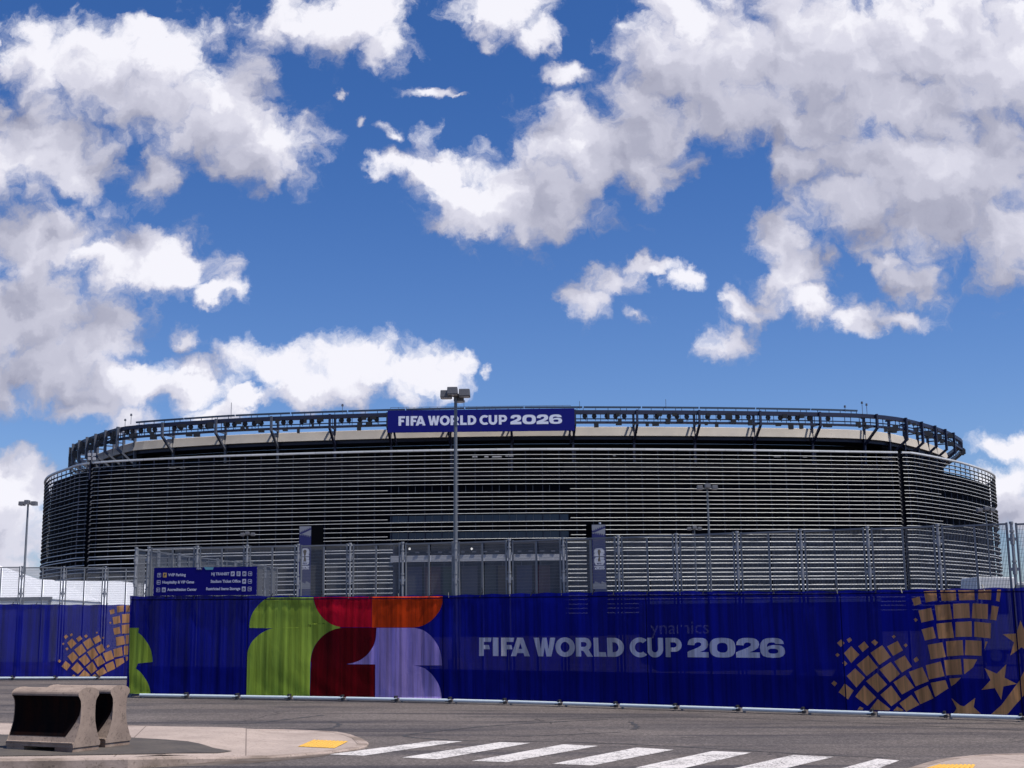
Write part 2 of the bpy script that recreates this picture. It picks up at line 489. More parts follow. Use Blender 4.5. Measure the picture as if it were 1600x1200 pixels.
# ------------------------------------------------------------------ setting: ground, road, kerbs, marks
def asphalt_extra(g, bs, co):
    big = g.noise(co, 0.25, 4, 0.6)
    streak = g.noise(g.vm('MULTIPLY', co, (0.10, 0.9, 1)), 1.0, 5, 0.62, 0.6)
    fine = g.noise(co, 55.0, 4, 0.8)
    patch = g.noise(g.vm('MULTIPLY', co, (0.3, 1.3, 1)), 0.5, 3, 0.5)
    base = g.mix(g.ss(big, 0.3, 0.7), (0.115, 0.096, 0.088, 1), (0.155, 0.130, 0.117, 1))
    dark = g.mix(g.ss(streak, 0.50, 0.66), base, (0.062, 0.054, 0.057, 1))
    dark = g.mix(g.m('MULTIPLY', g.ss(patch, 0.50, 0.62), 0.55), dark, (0.080, 0.070, 0.070, 1))
    vc = g.n('ShaderNodeTexVoronoi', feature='DISTANCE_TO_EDGE'); g.put(vc.inputs['Vector'], g.vm('ADD', co, g.vm('SCALE', g.noise(co, 1.5, 4, 0.6, out='Color'), scale=0.9)))
    vc.inputs['Scale'].default_value = 0.22
    crk = g.m('MULTIPLY', g.m('LESS_THAN', vc.outputs['Distance'], 0.0035), g.ss(g.noise(co, 0.3, 2, 0.5), 0.48, 0.56))
    dark = g.mix(g.m('MULTIPLY', crk, 0.7), dark, (0.03, 0.027, 0.027, 1))
    oil = g.ss(g.noise(co, 1.1, 4, 0.6), 0.62, 0.74)
    dark = g.mix(g.m('MULTIPLY', oil, 0.45), dark, (0.045, 0.04, 0.04, 1))
    agg = g.n('ShaderNodeTexVoronoi'); g.put(agg.inputs['Vector'], co); agg.inputs['Scale'].default_value = 38.0
    sag = g.n('ShaderNodeSeparateColor'); g.put(sag.inputs[0], agg.outputs['Color'])
    stone = g.m('ADD', 0.78, g.m('MULTIPLY', g.m('POWER', sag.outputs[0], 3.0), 0.95))
    g.put(bs.inputs['Base Color'], g.vm('SCALE', dark, scale=g.m('MULTIPLY', stone, g.m('ADD', 0.50, g.m('MULTIPLY', fine, 0.9)))))
    b = g.n('ShaderNodeBump'); b.inputs['Strength'].default_value = 0.5; b.inputs['Distance'].default_value = 0.01
    g.put(b.inputs['Height'], g.noise(co, 70.0, 4, 0.7))
    g.put(bs.inputs['Normal'], b.outputs[0])
def concrete_extra(c1, c2, fine_scale=60.0):
    def ex(g, bs, co):
        n_ = g.noise(co, 1.3, 6, 0.65)
        f_ = g.noise(co, fine_scale, 4, 0.8)
        sp_ = g.noise(co, 22.0, 3, 0.7)
        c = g.mix(g.ss(n_, 0.35, 0.65), tuple(c1) + (1,), tuple(c2) + (1,))
        c = g.mix(g.m('MULTIPLY', g.ss(sp_, 0.56, 0.66), 0.55), c, tuple(x * 0.45 for x in c2) + (1,))
        g.put(bs.inputs['Base Color'], g.vm('SCALE', c, scale=g.m('ADD', 0.78, g.m('MULTIPLY', f_, 0.44))))
        b = g.n('ShaderNodeBump'); b.inputs['Strength'].default_value = 0.45; b.inputs['Distance'].default_value = 0.01
        g.put(b.inputs['Height'], g.noise(co, fine_scale, 5, 0.75))
        g.put(bs.inputs['Normal'], b.outputs[0])
    return ex
M_asphalt = mat('asphalt', (.1, .1, .1), 0.9, spec=0.25, extra=asphalt_extra)
def walk_extra(g, bs, co):
    concrete_extra((0.45, 0.36, 0.305), (0.37, 0.295, 0.25))(g, bs, co)
    lk = bs.inputs['Base Color'].links[0].from_socket
    sx = g.n('ShaderNodeSeparateXYZ'); g.put(sx.inputs[0], co)
    a_ = g.m('FRACT', g.m('ADD', g.m('MULTIPLY', sx.outputs[0], 0.60), g.m('MULTIPLY', sx.outputs[1], 0.12)))
    j = g.m('LESS_THAN', a_, 0.012)
    wear = g.ss(g.noise(co, 0.7, 5, 0.65), 0.50, 0.68)
    c = g.mix(g.m('MULTIPLY', wear, 0.35), lk, (0.24, 0.185, 0.155, 1))
    g.put(bs.inputs['Base Color'], g.mix(g.m('MULTIPLY', j, 0.7), c, (0.13, 0.10, 0.085, 1)))
M_walk = mat('pavement_concrete', (.4, .35, .3), 0.9, spec=0.2, extra=walk_extra)
M_kerb = mat('kerb_concrete', (.4, .35, .3), 0.9, spec=0.2, extra=concrete_extra((0.42, 0.33, 0.28), (0.22, 0.17, 0.135), 30))
M_patch = mat('old_asphalt', (.07, .06, .06), 0.95, spec=0.2, extra=concrete_extra((0.080, 0.070, 0.066), (0.115, 0.098, 0.085), 45))
M_mud = mat('mud', (.1, .08, .06), 0.9, spec=0.2, extra=concrete_extra((0.10, 0.075, 0.060), (0.17, 0.14, 0.12), 30))
def worn(c1, t0=0.41, t1=0.49):
    def ex(g, bs, co):
        n_ = g.noise(co, 26.0, 6, 0.75)
        n2_ = g.noise(co, 2.0, 4, 0.6)
        k = g.ss(g.m('ADD', n_, g.m('MULTIPLY', g.m('SUBTRACT', n2_, 0.5), 0.35)), t0, t1)
        c = g.mix(k, (0.17, 0.15, 0.14, 1), tuple(c1) + (1,))
        g.put(bs.inputs['Base Color'], g.vm('SCALE', c, scale=g.m('ADD', 0.86, g.m('MULTIPLY', n2_, 0.24))))
    return ex
M_paint = mat('white_road_paint', (.7, .7, .7), 0.8, extra=worn((0.66, 0.61, 0.57)))
M_yellow = mat('yellow_tactile', (.7, .45, .1), 0.8, extra=worn((0.74, 0.42, 0.07), 0.28, 0.36))

xs_ = [-3000, -1500, -800, -400, -200, -120, -80] + [x for x in range(-60, 61, 4)] + [80, 120, 200, 400, 800, 1500, 3000]
ys_ = [-400, -100, -40] + [y for y in range(-20, 50, 5)] + [y for y in range(50, 130, 8)] + [160, 220, 400, 800, 1500, 3000]
mb = MB()
mb.add([(x, y, gz(x, y)) for y in ys_ for x in xs_],
       [(j * len(xs_) + i, j * len(xs_) + i + 1, (j + 1) * len(xs_) + i + 1, (j + 1) * len(xs_) + i) for j in range(len(ys_) - 1) for i in range(len(xs_) - 1)])
tag(mb.build('ground', M_asphalt), kind='structure')

# raised concrete island on the left: its outline as seen, height falling to a ramp at the right
def isl_h(x, y):
    t = min(max((x + 4.7) / 1.0, 0), 1); t = t * t * (3 - 2 * t)
    return 0.135 * (1 - t) + 0.035 * t
def gnd_h(u, v):
    h = 0.08
    for _ in range(6):
        p = gnd(u, v, h); h = isl_h(p.x, p.y)
    return p
iso = [(-160,1127),(0,1129),(200,1133),(400,1138.7),(440,1139.2),(488,1140.8),(528,1143),(549,1147),(567,1153.5),(576,1159),(574,1164),(560,1168.5),(514.7,1174.5),(453,1179.8),(421,1182),(370,1183),(315,1183.5),(200,1184.5),(100,1186),(0,1187),(-160,1189)]
outer = [gnd_h(*p) for p in iso]
def inset(pts, d):
    n = len(pts); out = []
    for i in range(n):
        a, b, c = Vector(pts[i - 1][:2]), Vector(pts[i][:2]), Vector(pts[(i + 1) % n][:2])
        n1_ = (b - a).normalized(); n2_ = (c - b).normalized()
        nn_ = Vector((-(n1_.y + n2_.y), n1_.x + n2_.x))
        nn_ = nn_.normalized() if nn_.length > 1e-6 else Vector((-n1_.y, n1_.x))
        out.append(b + nn_ * d)
    return out
def area(pts): return sum(pts[i - 1][0] * pts[i][1] - pts[i][0] * pts[i - 1][1] for i in range(len(pts)))
def island(name_k, name_w, pts, hfun, kw=0.16):
    pts = [Vector((p[0], p[1])) for p in pts]
    if area(pts) < 0: pts = pts[::-1]
    inn = inset(pts, kw); cham = inset(pts, 0.02)
    n = len(pts); mb = MB(); vs = []
    H = lambda p, dz: (p[0], p[1], gz(p[0], p[1]) + dz)
    for p, q, r_ in zip(pts, cham, inn):
        h = hfun(p[0], p[1])
        hi_ = hfun(r_[0], r_[1])
        vs += [H(p, -0.05), H(p, h - 0.02), H(q, h), H(r_, hi_ + 0.002), H(r_, -0.05)]
    fs = []
    for i in range(n):
        j = (i + 1) % n
        for k in range(4): fs.append((i * 5 + k, j * 5 + k, j * 5 + k + 1, i * 5 + k + 1))
    mb.add(vs, fs)
    tag(mb.build(name_k, M_kerb), kind='structure')
    # walking surface, on a fine enough sheet
    fl = fill([[tuple(p) for p in inn]])
    o = laid(name_w, fl, lambda a, b: Vector((a, b, gz(a, b) + hfun(a, b) - 0.002)), M_walk, cut=(0.5, 0.5))
    for p in o.data.polygons:
        if p.normal.z < 0: p.flip()
    tag(o, kind='structure')
island('kerb', 'pavement', outer, isl_h)
riso = [(1413,1201),(1440,1192.5),(1463,1186.5),(1488,1182.7),(1533,1178.3),(1600,1176.5),(1800,1175),(1900,1400),(1500,1400),(1400,1240)]
island('kerb', 'pavement', [gnd(u, v, 0.06) for u, v in riso], lambda x, y: 0.06)
def sheet(name, px, m, h, dz=0.005, kind='structure', cut=(0.5, 0.5)):
    pts = []
    for u, v in px:
        p = gnd_h(u, v) if h == 'isl' else gnd(u, v, h)
        pts.append((p.x, p.y))
    hf = isl_h if h == 'isl' else (lambda x, y: h)
    o = laid(name, fill([pts]), lambda a, b: Vector((a, b, gz(a, b) + hf(a, b) + dz)), m, cut=cut)
    for p in o.data.polygons:
        if p.normal.z < 0: p.flip()
    return tag(o, kind=kind)
sheet('asphalt_patch', [(-120,1147),(0,1148),(60,1150),(130,1151),(208,1153),(260,1156),(293,1158.7),(318,1164),(333,1169),(363,1174),(340,1177),(250,1178.3),(120,1180.3),(0,1181.8),(-120,1183)], M_patch, 'isl', 0.006)
sheet('yellow_pad', [(465.3,1166.7),(489.3,1156.5),(544,1158.7),(522.7,1169.3)], M_yellow, 'isl')
sheet('yellow_pad', [(1446,1201),(1467,1195.5),(1524,1195.5),(1520,1201)], M_yellow, 0.06)
sheet('gutter_mud', [(300,1190),(340,1186.5),(420,1185.4),(500,1180),(540,1174.5),(500,1182.5),(440,1188.5),(400,1192),(330,1196),(250,1199),(150,1203)], M_mud, 0.0, 0.003)
def tactile(px, h, hname):
    q = [gnd_h(*p) if h == 'isl' else gnd(*p, h) for p in px]
    mb = MB()
    for i in range(9):
        for j in range(9):
            s_, t_ = (i + .5) / 9, (j + .5) / 9
            p = q[0].lerp(q[1], s_).lerp(q[3].lerp(q[2], s_), t_)
            hh = isl_h(p.x, p.y) if h == 'isl' else h
            mb.tube((p.x, p.y, gz(p.x, p.y) + hh + .003), (p.x, p.y, gz(p.x, p.y) + hh + .014), .024, .014, 8)
    tag(mb.build('tactile_domes', M_yellow), kind='structure')
tactile([(465.3,1166.7),(489.3,1156.5),(544,1158.7),(522.7,1169.3)], 'isl', '')
tactile([(1446,1201),(1467,1195.5),(1524,1195.5),(1520,1201)], 0.06, '')
STR = [[(514.7,1179.2),(568,1181.3),(722.7,1158.7),(677.3,1157.9)],[(628,1184),(684,1186.7),(829.3,1161.3),(781,1160)],
 [(737.3,1189.3),(792,1191.5),(934.7,1165.9),(880,1163.5)],[(862.7,1193.9),(925.3,1196.5),(1052,1172),(994.7,1168.5)],
 [(992,1200),(1056,1204),(1173.3,1176.5),(1113.3,1174)],[(1125,1206),(1190,1210),(1302.7,1183.2),(1240,1180)],[(1290,1208),(1345,1212),(1405,1188.8),(1370.7,1186)]]
for q in STR:
    tag(sheet('crosswalk_stripe', q, M_paint, 0.0, 0.005), kind='structure')
M_tar = mat('tar_mark', (0.045, 0.042, 0.045), 0.85, var=0.2, vscale=6)
def road_line(px, w0):
    pts = [gnd(u, v) for u, v in px]
    mb = MB(); L_, Rr = [], []
    # smooth through the points
    sm = []
    for i in range(len(pts) - 1):
        p0, p1, p2, p3 = pts[max(i - 1, 0)], pts[i], pts[i + 1], pts[min(i + 2, len(pts) - 1)]
        for k in range(8):
            t = k / 8
            sm.append(0.5 * ((2 * p1) + (p2 - p0) * t + (2 * p0 - 5 * p1 + 4 * p2 - p3) * t * t + (3 * p1 - p0 - 3 * p2 + p3) * t ** 3))
    sm.append(pts[-1])
    vs = []
    for i, p in enumerate(sm):
        d = (sm[min(i + 1, len(sm) - 1)] - sm[max(i - 1, 0)]).normalized()
        n_ = Vector((-d.y, d.x, 0)) * w0 * (0.5 + 0.5 * math.sin(i * 1.7)) * 0.5
        n_ += Vector((-d.y, d.x, 0)) * 0.012
        for q in (p - n_, p + n_): vs.append((q.x, q.y, gz(q.x, q.y) + 0.0035))
    mb.add(vs, [(2 * i, 2 * i + 2, 2 * i + 3, 2 * i + 1) for i in range(len(sm) - 1)])
    tag(mb.build('road_tar_line', M_tar), kind='structure')
road_line([(330,1131),(400,1129.5),(450,1124),(505,1117.5)], 0.12)
road_line([(515,1127),(530,1132),(515,1138),(470,1139.5)], 0.10)
road_line([(700,1156),(650,1153),(633,1149),(680,1143),(760,1135),(850,1129),(950,1124)], 0.10)
road_line([(800,1151),(860,1149),(970,1144)], 0.06)
road_line([(985,1128),(995,1135),(990,1140)], 0.12)
road_line([(700,1157.5),(900,1160),(1100,1169),(1250,1178),(1400,1185)], 0.05)
road_line([(800,1128),(1000,1120),(1180,1123),(1400,1132),(1600,1142)], 0.05)

# ------------------------------------------------------------------ fence line and banners
class Line:
    def __init__(s, pts):
        s.D = []
        for i in range(len(pts) - 1):
            a, b, c, d = [Vector(pts[k]) for k in (max(i - 1, 0), i, i + 1, min(i + 2, len(pts) - 1))]
            for k in range(40):
                t = k / 40
                s.D.append(0.5 * ((2 * b) + (c - a) * t + (2 * a - 5 * b + 4 * c - d) * t * t + (3 * b - a - 3 * c + d) * t ** 3))
        s.D.append(Vector(pts[-1]))
        s.S = [0.0]
        for i in range(1, len(s.D)): s.S.append(s.S[-1] + (s.D[i] - s.D[i - 1]).length)
        s.S_np = np.array(s.S); s.X = np.array([p.x for p in s.D]); s.Y = np.array([p.y for p in s.D])
    def P(s, q):
        if q < 0: d = (s.D[1] - s.D[0]).normalized(); return s.D[0] + d * q
        if q > s.S[-1]: d = (s.D[-1] - s.D[-2]).normalized(); return s.D[-1] + d * (q - s.S[-1])
        return Vector((float(np.interp(q, s.S_np, s.X)), float(np.interp(q, s.S_np, s.Y))))
    def T(s, q): return (s.P(q + 0.15) - s.P(q - 0.15)).normalized()
    def N(s, q): t = s.T(q); return Vector((t.y, -t.x))          # towards the road
    def sh(s, u, v):
        """arc length and height above the lot where a sight line meets the fence"""
        d = ray(u, v)
        lo, hi = -12.0, s.S[-1] + 6
        for _ in range(40):
            m_ = (lo + hi) / 2; p = s.P(m_)
            if p.x - d.x * p.y < 0: lo = m_
            else: hi = m_
        p = s.P(lo)
        return lo, CAM.z + d.z * p.y - gz(p.x, p.y)
    def at(s, q, h, off=0.0):
        p = s.P(q) + s.N(q) * off
        return Vector((p.x, p.y, gz(p.x, p.y) + h))
    def ang(s, q): t = s.T(q); return math.atan2(t.y, t.x)
LA = Line([(-9.75,33.98),(-9.0,33.75),(-7.2,33.25),(-3.2,32.1),(0,30.85),(2.7,29.4),(5.73,27.75),(8.85,26.1),(12,24.5),(16,22.5)])
LB = Line([(-21,44.6),(-16.95,44.85),(-12.97,45.1),(-8.0,45.4)])
LC = Line([(-9.80,34.06),(-9.2,38.0),(-8.5,42.0),(-7.9,46.5)])

M_galv = mat('galvanised_steel', (0.27, 0.28, 0.30), 0.6, metal=0.3, var=0.18, vscale=3.0)
M_galvd = mat('weathered_steel', (0.20, 0.21, 0.225), 0.65, metal=0.3, var=0.2, vscale=3.0)
M_wire = mat('fence_wire', (0.20, 0.205, 0.215), 0.6, metal=0.2)
M_rail = mat('painted_base_rail', (0.50, 0.57, 0.62), 0.5, var=0.18, vscale=5)
M_clamp = mat('dark_clamp', (0.03, 0.03, 0.035), 0.6)
M_tie = mat('black_cable_tie', (0.01, 0.01, 0.012), 0.5)
FH, PW_, PITCH_ = 3.76, 1.22, 1.39

def make_panel():
    root = empty('mesh_fence')
    mb = MB(); w2 = PW_ / 2; t = 0.036
    for x in (-w2, w2): mb.box(x - t / 2, x + t / 2, -t / 2, t / 2, 0.10, FH)
    for z in (0.12, FH - 0.03): mb.box(-w2 + t / 2, w2 - t / 2, -t / 2 + .002, t / 2 - .002, z - t / 2, z + t / 2)
    mb.build('frame', M_galvd, root)
    mb = MB(); mb.box(-0.022, 0.022, -t / 2 + .004, t / 2 - .004, 0.145, FH - 0.055)
    mb.build('middle_bar', M_galvd, root)
    mb = MB()
    n = int(PW_ / 0.0275)
    for i in range(1, n):
        x = -w2 + PW_ * i / n
        if abs(x) < 0.03: continue
        mb.box(x - 0.0046, x + 0.0046, 0.026, 0.0320, 0.14, FH - 0.05)
    z = 0.2
    while z < FH - 0.06:
        mb.box(-w2 + .02, w2 - .02, 0.0325, 0.0365, z - 0.0022, z + 0.0022); z += 0.0762
    mb.build('wire_mesh', M_wire, root)
    mb = MB(); mb.tube((-w2 - 0.04, -0.22, 0.085), (w2 + 0.02, -0.22, 0.070), 0.040, n=12)
    br = mb.build('base_rail', M_rail, root, smooth=False)
    mb = MB()
    mb.box(w2 + 0.00, w2 + 0.06, -0.27, -0.17, 0.025, 0.085); mb.box(w2 - 0.02, w2 + 0.02, -0.25, 0.0, 0.10, 0.15)
    mb.bar((w2 - 0.08, -0.28, 0.05), (w2 + 0.10, -0.275, 0.06), 0.016)
    mb.build('clamp', M_clamp, br)
    return root
def make_post():
    root = empty('fence_post')
    mb = MB(); mb.tube((0, 0, 0), (0, 0, FH - 0.02), 0.030, n=12); mb.tube((0, 0, FH - .02), (0, 0, FH + .02), 0.042, n=12)
    mb.build('pole', M_galv, root, smooth=False)
    for z in (0.5, 2.86, FH - 0.32):
        mb = MB(); mb.tube((0, 0, z - 0.10), (0, 0, z + 0.10), 0.044, n=12); mb.box(-0.085, 0.085, -0.02, 0.02, z - 0.03, z + 0.03)
        mb.tube((0, 0, z + .13), (0, 0, z + .17), 0.046, n=10)
        mb.build('sleeve', M_galv, root)
    return root
panel0, post0 = make_panel(), make_post()
used_p, used_q = [0], [0]
def fence_run(L, s0, n, label_p, label_q, gp, gq, first_post=True, noun=None):
    for k in range(n):
        a = s0 + k * PITCH_; c = a + PITCH_ / 2
        o = panel0 if not used_p[0] else copy_tree(panel0)
        used_p[0] = 1
        p = L.at(c, 0); o.location = p; o.rotation_euler = (0, 0, L.ang(c))
        tag(o, label_p(k), 'fence', gp)
        if k > 0 or first_post:
            o = post0 if not used_q[0] else copy_tree(post0)
            used_q[0] = 1
            o.location = L.at(a, 0); o.rotation_euler = (0, 0, L.ang(a))
            tag(o, label_q(k), 'fence post', gq)
ORD = ['first', 'second', 'third', 'fourth', 'fifth', 'sixth', 'seventh', 'eighth', 'ninth', 'tenth', 'eleventh', 'twelfth', 'thirteenth', 'fourteenth', 'fifteenth', 'sixteenth', 'seventeenth', 'eighteenth', 'nineteenth', 'twentieth']
fence_run(LA, 1.79 - PITCH_, 16,
          lambda k: f'{ORD[k]} tall steel mesh panel from the left along the front fence behind the blue banner',
          lambda k: f'{ORD[k]} round steel post from the left along the front fence, with clamp sleeves',
          'mesh panels of the front fence', 'posts of the front fence')
fence_run(LB, 0.15, 8,
          lambda k: f'{ORD[k]} mesh panel from the left edge in the farther fence before the white tents',
          lambda k: f'{ORD[k]} steel post from the left edge in the farther fence before the white tents',
          'mesh panels of the farther left fence', 'posts of the farther left fence')
fence_run(LC, 0.12, 8,
          lambda k: f'mesh panel of the side run going back from the front corner, {ORD[k]} from the corner',
          lambda k: f'post of the side run going back from the front corner, {ORD[k]} from the corner',
          'mesh panels of the side run', 'posts of the side run')

# banner cloth: gentle vertical folds, a few slanting creases under the ties
_rn = np.random.RandomState(5)
_ph = _rn.rand(24) * 6.28
def wave(q, h):
    w_ = 0.014 * math.sin(2 * math.pi * q / PITCH_ + 0.6) + 0.009 * math.sin(2 * math.pi * q / 0.43 + _ph[0] + 0.3 * h) * (0.6 + 0.4 * math.sin(q * 0.9))
    w_ += 0.005 * math.sin(2 * math.pi * q / 0.21 + _ph[1] + 0.8 * math.sin(h * 1.3))
    w_ += 0.012 * math.sin(15 * (h + 0.16 * abs(math.sin(math.pi * q / PITCH_)) ) + _ph[2]) * math.exp(-((2.5 - h) / 0.30) ** 2)
    w_ += 0.010 * math.sin(2 * math.pi * (q * 0.31 + 0.5 * h) + _ph[4]) * math.sin(q * 0.8 + _ph[5])
    w_ += 0.008 * math.sin(16 * (h * 0.7 + q * 0.55) + _ph[3]) * math.exp(-(h / 0.6) ** 2) * (0.5 + 0.5 * math.sin(q * 1.1 + 2))
    return w_
def cloth(L, off=0.085):
    return lambda q, h: L.at(q, h, off + wave(q, h))
BT = 2.515
def top_edge(q): return BT + 0.02 * math.sin(q * 0.55 + 1) - 0.022 * (0.5 - 0.5 * math.cos(2 * math.pi * q / (PITCH_ / 2)))
def cloth_extra(see, sheen=0.0):
    def ex(g, bs, co):
        # vinyl mesh: woven, lets light and a little of the view through
        t = g.t
        col = bs.inputs['Base Color'].default_value[:]
        st = g.noise(g.vm('MULTIPLY', co, (5.0, 5.0, 0.12)), 1.4, 5, 0.65)
        soft = g.noise(co, 0.8, 4, 0.6)
        k = g.m('ADD', 0.36, g.m('ADD', g.m('MULTIPLY', g.ss(st, 0.25, 0.75), 0.85), g.m('MULTIPLY', soft, 0.26)))
        c = g.vm('SCALE', col[:3], scale=k)
        bp = g.n('ShaderNodeBump'); bp.inputs['Strength'].default_value = 0.35; bp.inputs['Distance'].default_value = 0.03
        cr_ = g.noise(g.vm('MULTIPLY', co, (1.0, 1.0, 0.5)), 3.0, 5, 0.6, 1.2)
        g.put(bp.inputs['Height'], cr_)
        g.put(bs.inputs['Base Color'], c)
        g.put(bs.inputs['Normal'], bp.outputs[0])
        tl = g.n('ShaderNodeBsdfTranslucent'); g.put(tl.inputs[0], c)
        tr = g.n('ShaderNodeBsdfTransparent')
        m1, m2 = g.n('ShaderNodeMixShader'), g.n('ShaderNodeMixShader')
        m1.inputs[0].default_value = 0.45
        g.put(m1.inputs[1], bs.outputs[0]); g.put(m1.inputs[2], tl.outputs[0])
        m2.inputs[0].default_value = see
        g.put(m2.inputs[1], m1.outputs[0]); g.put(m2.inputs[2], tr.outputs[0])
        out = [n_ for n_ in t.nodes if n_.type == 'OUTPUT_MATERIAL'][0]
        g.put(out.inputs[0], m2.outputs[0])
    return ex
def cmat(name, c, see=0.04): return mat(name, c, 0.7, spec=0.12, extra=cloth_extra(see))
M_bblue = cmat('blue_banner_mesh', (0.0045, 0.0095, 0.30), 0.05)
M_green = cmat('green_print', (0.46, 0.66, 0.08))
M_crim = cmat('crimson_print', (0.85, 0.008, 0.035))
M_orange = cmat('orange_print', (0.90, 0.075, 0.006))
M_maroon = cmat('maroon_print', (0.17, 0.001, 0.005))
M_lav = cmat('lavender_print', (0.56, 0.42, 0.92))
M_text = cmat('pale_lettering', (0.92, 0.92, 1.0))
M_gold = cmat('gold_print', (0.88, 0.45, 0.19))
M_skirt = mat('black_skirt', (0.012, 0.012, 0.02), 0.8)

def banner_base(name, L, q0, q1, m, root, off=0.085, h0=0.10):
    n = int((q1 - q0) / 0.07); nh = 26
    f = local(cloth(L, off), root); vs, fs = [], []
    for i in range(n + 1):
        q = q0 + (q1 - q0) * i / n
        for j in range(nh + 1):
            h = h0 + (top_edge(q) - h0) * j / nh
            vs.append(f(q, h))
    for i in range(n):
        for j in range(nh):
            a = i * (nh + 1) + j
            fs.append((a, a + nh + 1, a + nh + 2, a + 1))
    mb = MB(); mb.add(vs, fs)
    return mb.build(name, m, root, smooth=True)

q_left = LA.sh(204, 1000)[0]
bann = empty('fence_banner', LA.at(11, 0), 0, label='long blue banner with coloured arcs and pale world cup lettering on the front fence', cat='banner')
banner_base('cloth', LA, q_left, 26.0, M_bblue, bann)
OFF = 0.092
fA = local(cloth(LA, OFF), bann)
def px_loop(L, pts): return [L.sh(u, v) for u, v in pts]
def clip_h(loop, lo=0.105, hi=2.47): return [(q, min(max(h, lo), hi)) for q, h in loop]
def art(name, loops, m, root, f, label=None):
    o = laid(name, fill(loops), f, m, root, cut=(0.07, 0.093), smooth=True)
    if label: o['label'] = label
    return o
# shapes in sight-line coordinates of the printed arcs
def parc(cx, cy, rx, ry, a0, a1, n=16): return [(cx + rx * math.cos(R(a0 + (a1 - a0) * i / n)), cy - ry * math.sin(R(a0 + (a1 - a0) * i / n))) for i in range(n + 1)]
T_, B_ = 920, 1100
greens = parc(443, 981, 51, 52, 180, 100) + [(448, T_), (492, T_), (492, 929)] + parc(541, 929, 49, 51, 180, 262) + [(534, 981)] + parc(541, 1035, 54, 54, 95, 178) + [(486, B_), (386, B_), (387.5, 1030)] + parc(440, 1030, 52, 49.5, 175, 97) + [(434, 981)]
art('green_arcs', [clip_h(px_loop(LA, greens))], M_green, bann, fA)
art('green_arcs', [clip_h(px_loop(LA, [(q_u, v) for q_u, v in [(205.5, 981), (221, 981)] + parc(200, 1036, 41, 54, 62, 2) + [(219, 1036.5)] + parc(196, 1092, 43, 54, 62, 4) + [(239, B_), (205.5, B_)]]))], M_green, bann, fA)
art('crimson_block', [clip_h(px_loop(LA, [(492.5, T_), (583, T_), (583, 980), (534, 980)] + parc(541, 929, 48.5, 51, 262, 180)))], M_crim, bann, fA)
art('orange_block', [clip_h(px_loop(LA, [(583.3, T_), (695, T_), (695, 930)] + parc(646, 930, 49, 50.5, 0, -88) + [(583.3, 980.5)]))], M_orange, bann, fA)
art('maroon_block', [clip_h(px_loop(LA, [(538, 980.8), (590, 980.8), (589.5, 990)] + parc(541, 989, 48.5, 48, -5, -86) + [(545, 1038.2), (588, 1038.2), (587.5, B_), (486.5, B_), (488.5, 1035)] + parc(541, 1035, 53.5, 54, 178, 95)))], M_maroon, bann, fA)
art('lavender_arcs', [clip_h(px_loop(LA, [(590.5, 981), (650, 981)] + parc(646, 1036, 47, 55, 85, 0) + [(693, 1039.5), (648, 1039.5)] + parc(646, 1094, 46.5, 54.5, 86, 2) + [(692.5, B_), (588, B_), (588.3, 1038), (547, 1037.6)] + parc(541, 989, 49, 48.3, -84, -4)))], M_lav, bann, fA)
# stitched panel seams of the cloth
M_seam = cmat('seam_stitching', (0.002, 0.003, 0.08))
for u_ in (389, 695, 1013, 1318, 1590):
    q_ = LA.sh(u_, 1000)[0]
    laid('seam', fill([[(q_ - .012, .11), (q_ + .012, .11), (q_ + .012, 2.45), (q_ - .012, 2.45)]]), local(cloth(LA, OFF + .004), bann), M_seam, bann, cut=(0.07, 0.093))
hem = [(q_left + .02 + i * .5, 2.415) for i in range(51)]
laid('hem', fill([hem + [(q, 2.440) for q, _ in hem[::-1]]]), local(cloth(LA, OFF + .004), bann), M_seam, bann, cut=(0.07, 0.093))
# wordmark
def wordmark(root, name_fn, u_of, v_top, v_bot):
    pass
for ch, x0, x1 in WORDMARK:
    f_ = lambda x: x / 3.2
    ua, ub = 740 + x0 / 3.2, 740 + x1 / 3.2
    um = (ua + ub) / 2
    t_ = 996.3 + (um - 750) * 0.0012; b_ = 1024.6 + (um - 750) * 0.0062
    (qa, ha), (qb, hb) = LA.sh(ua, b_), LA.sh(ub, t_)
    o = laid('letter', glyph(ch, qa, qb, ha, hb), fA, M_text, bann, cut=(0.07, 0.093), smooth=True)
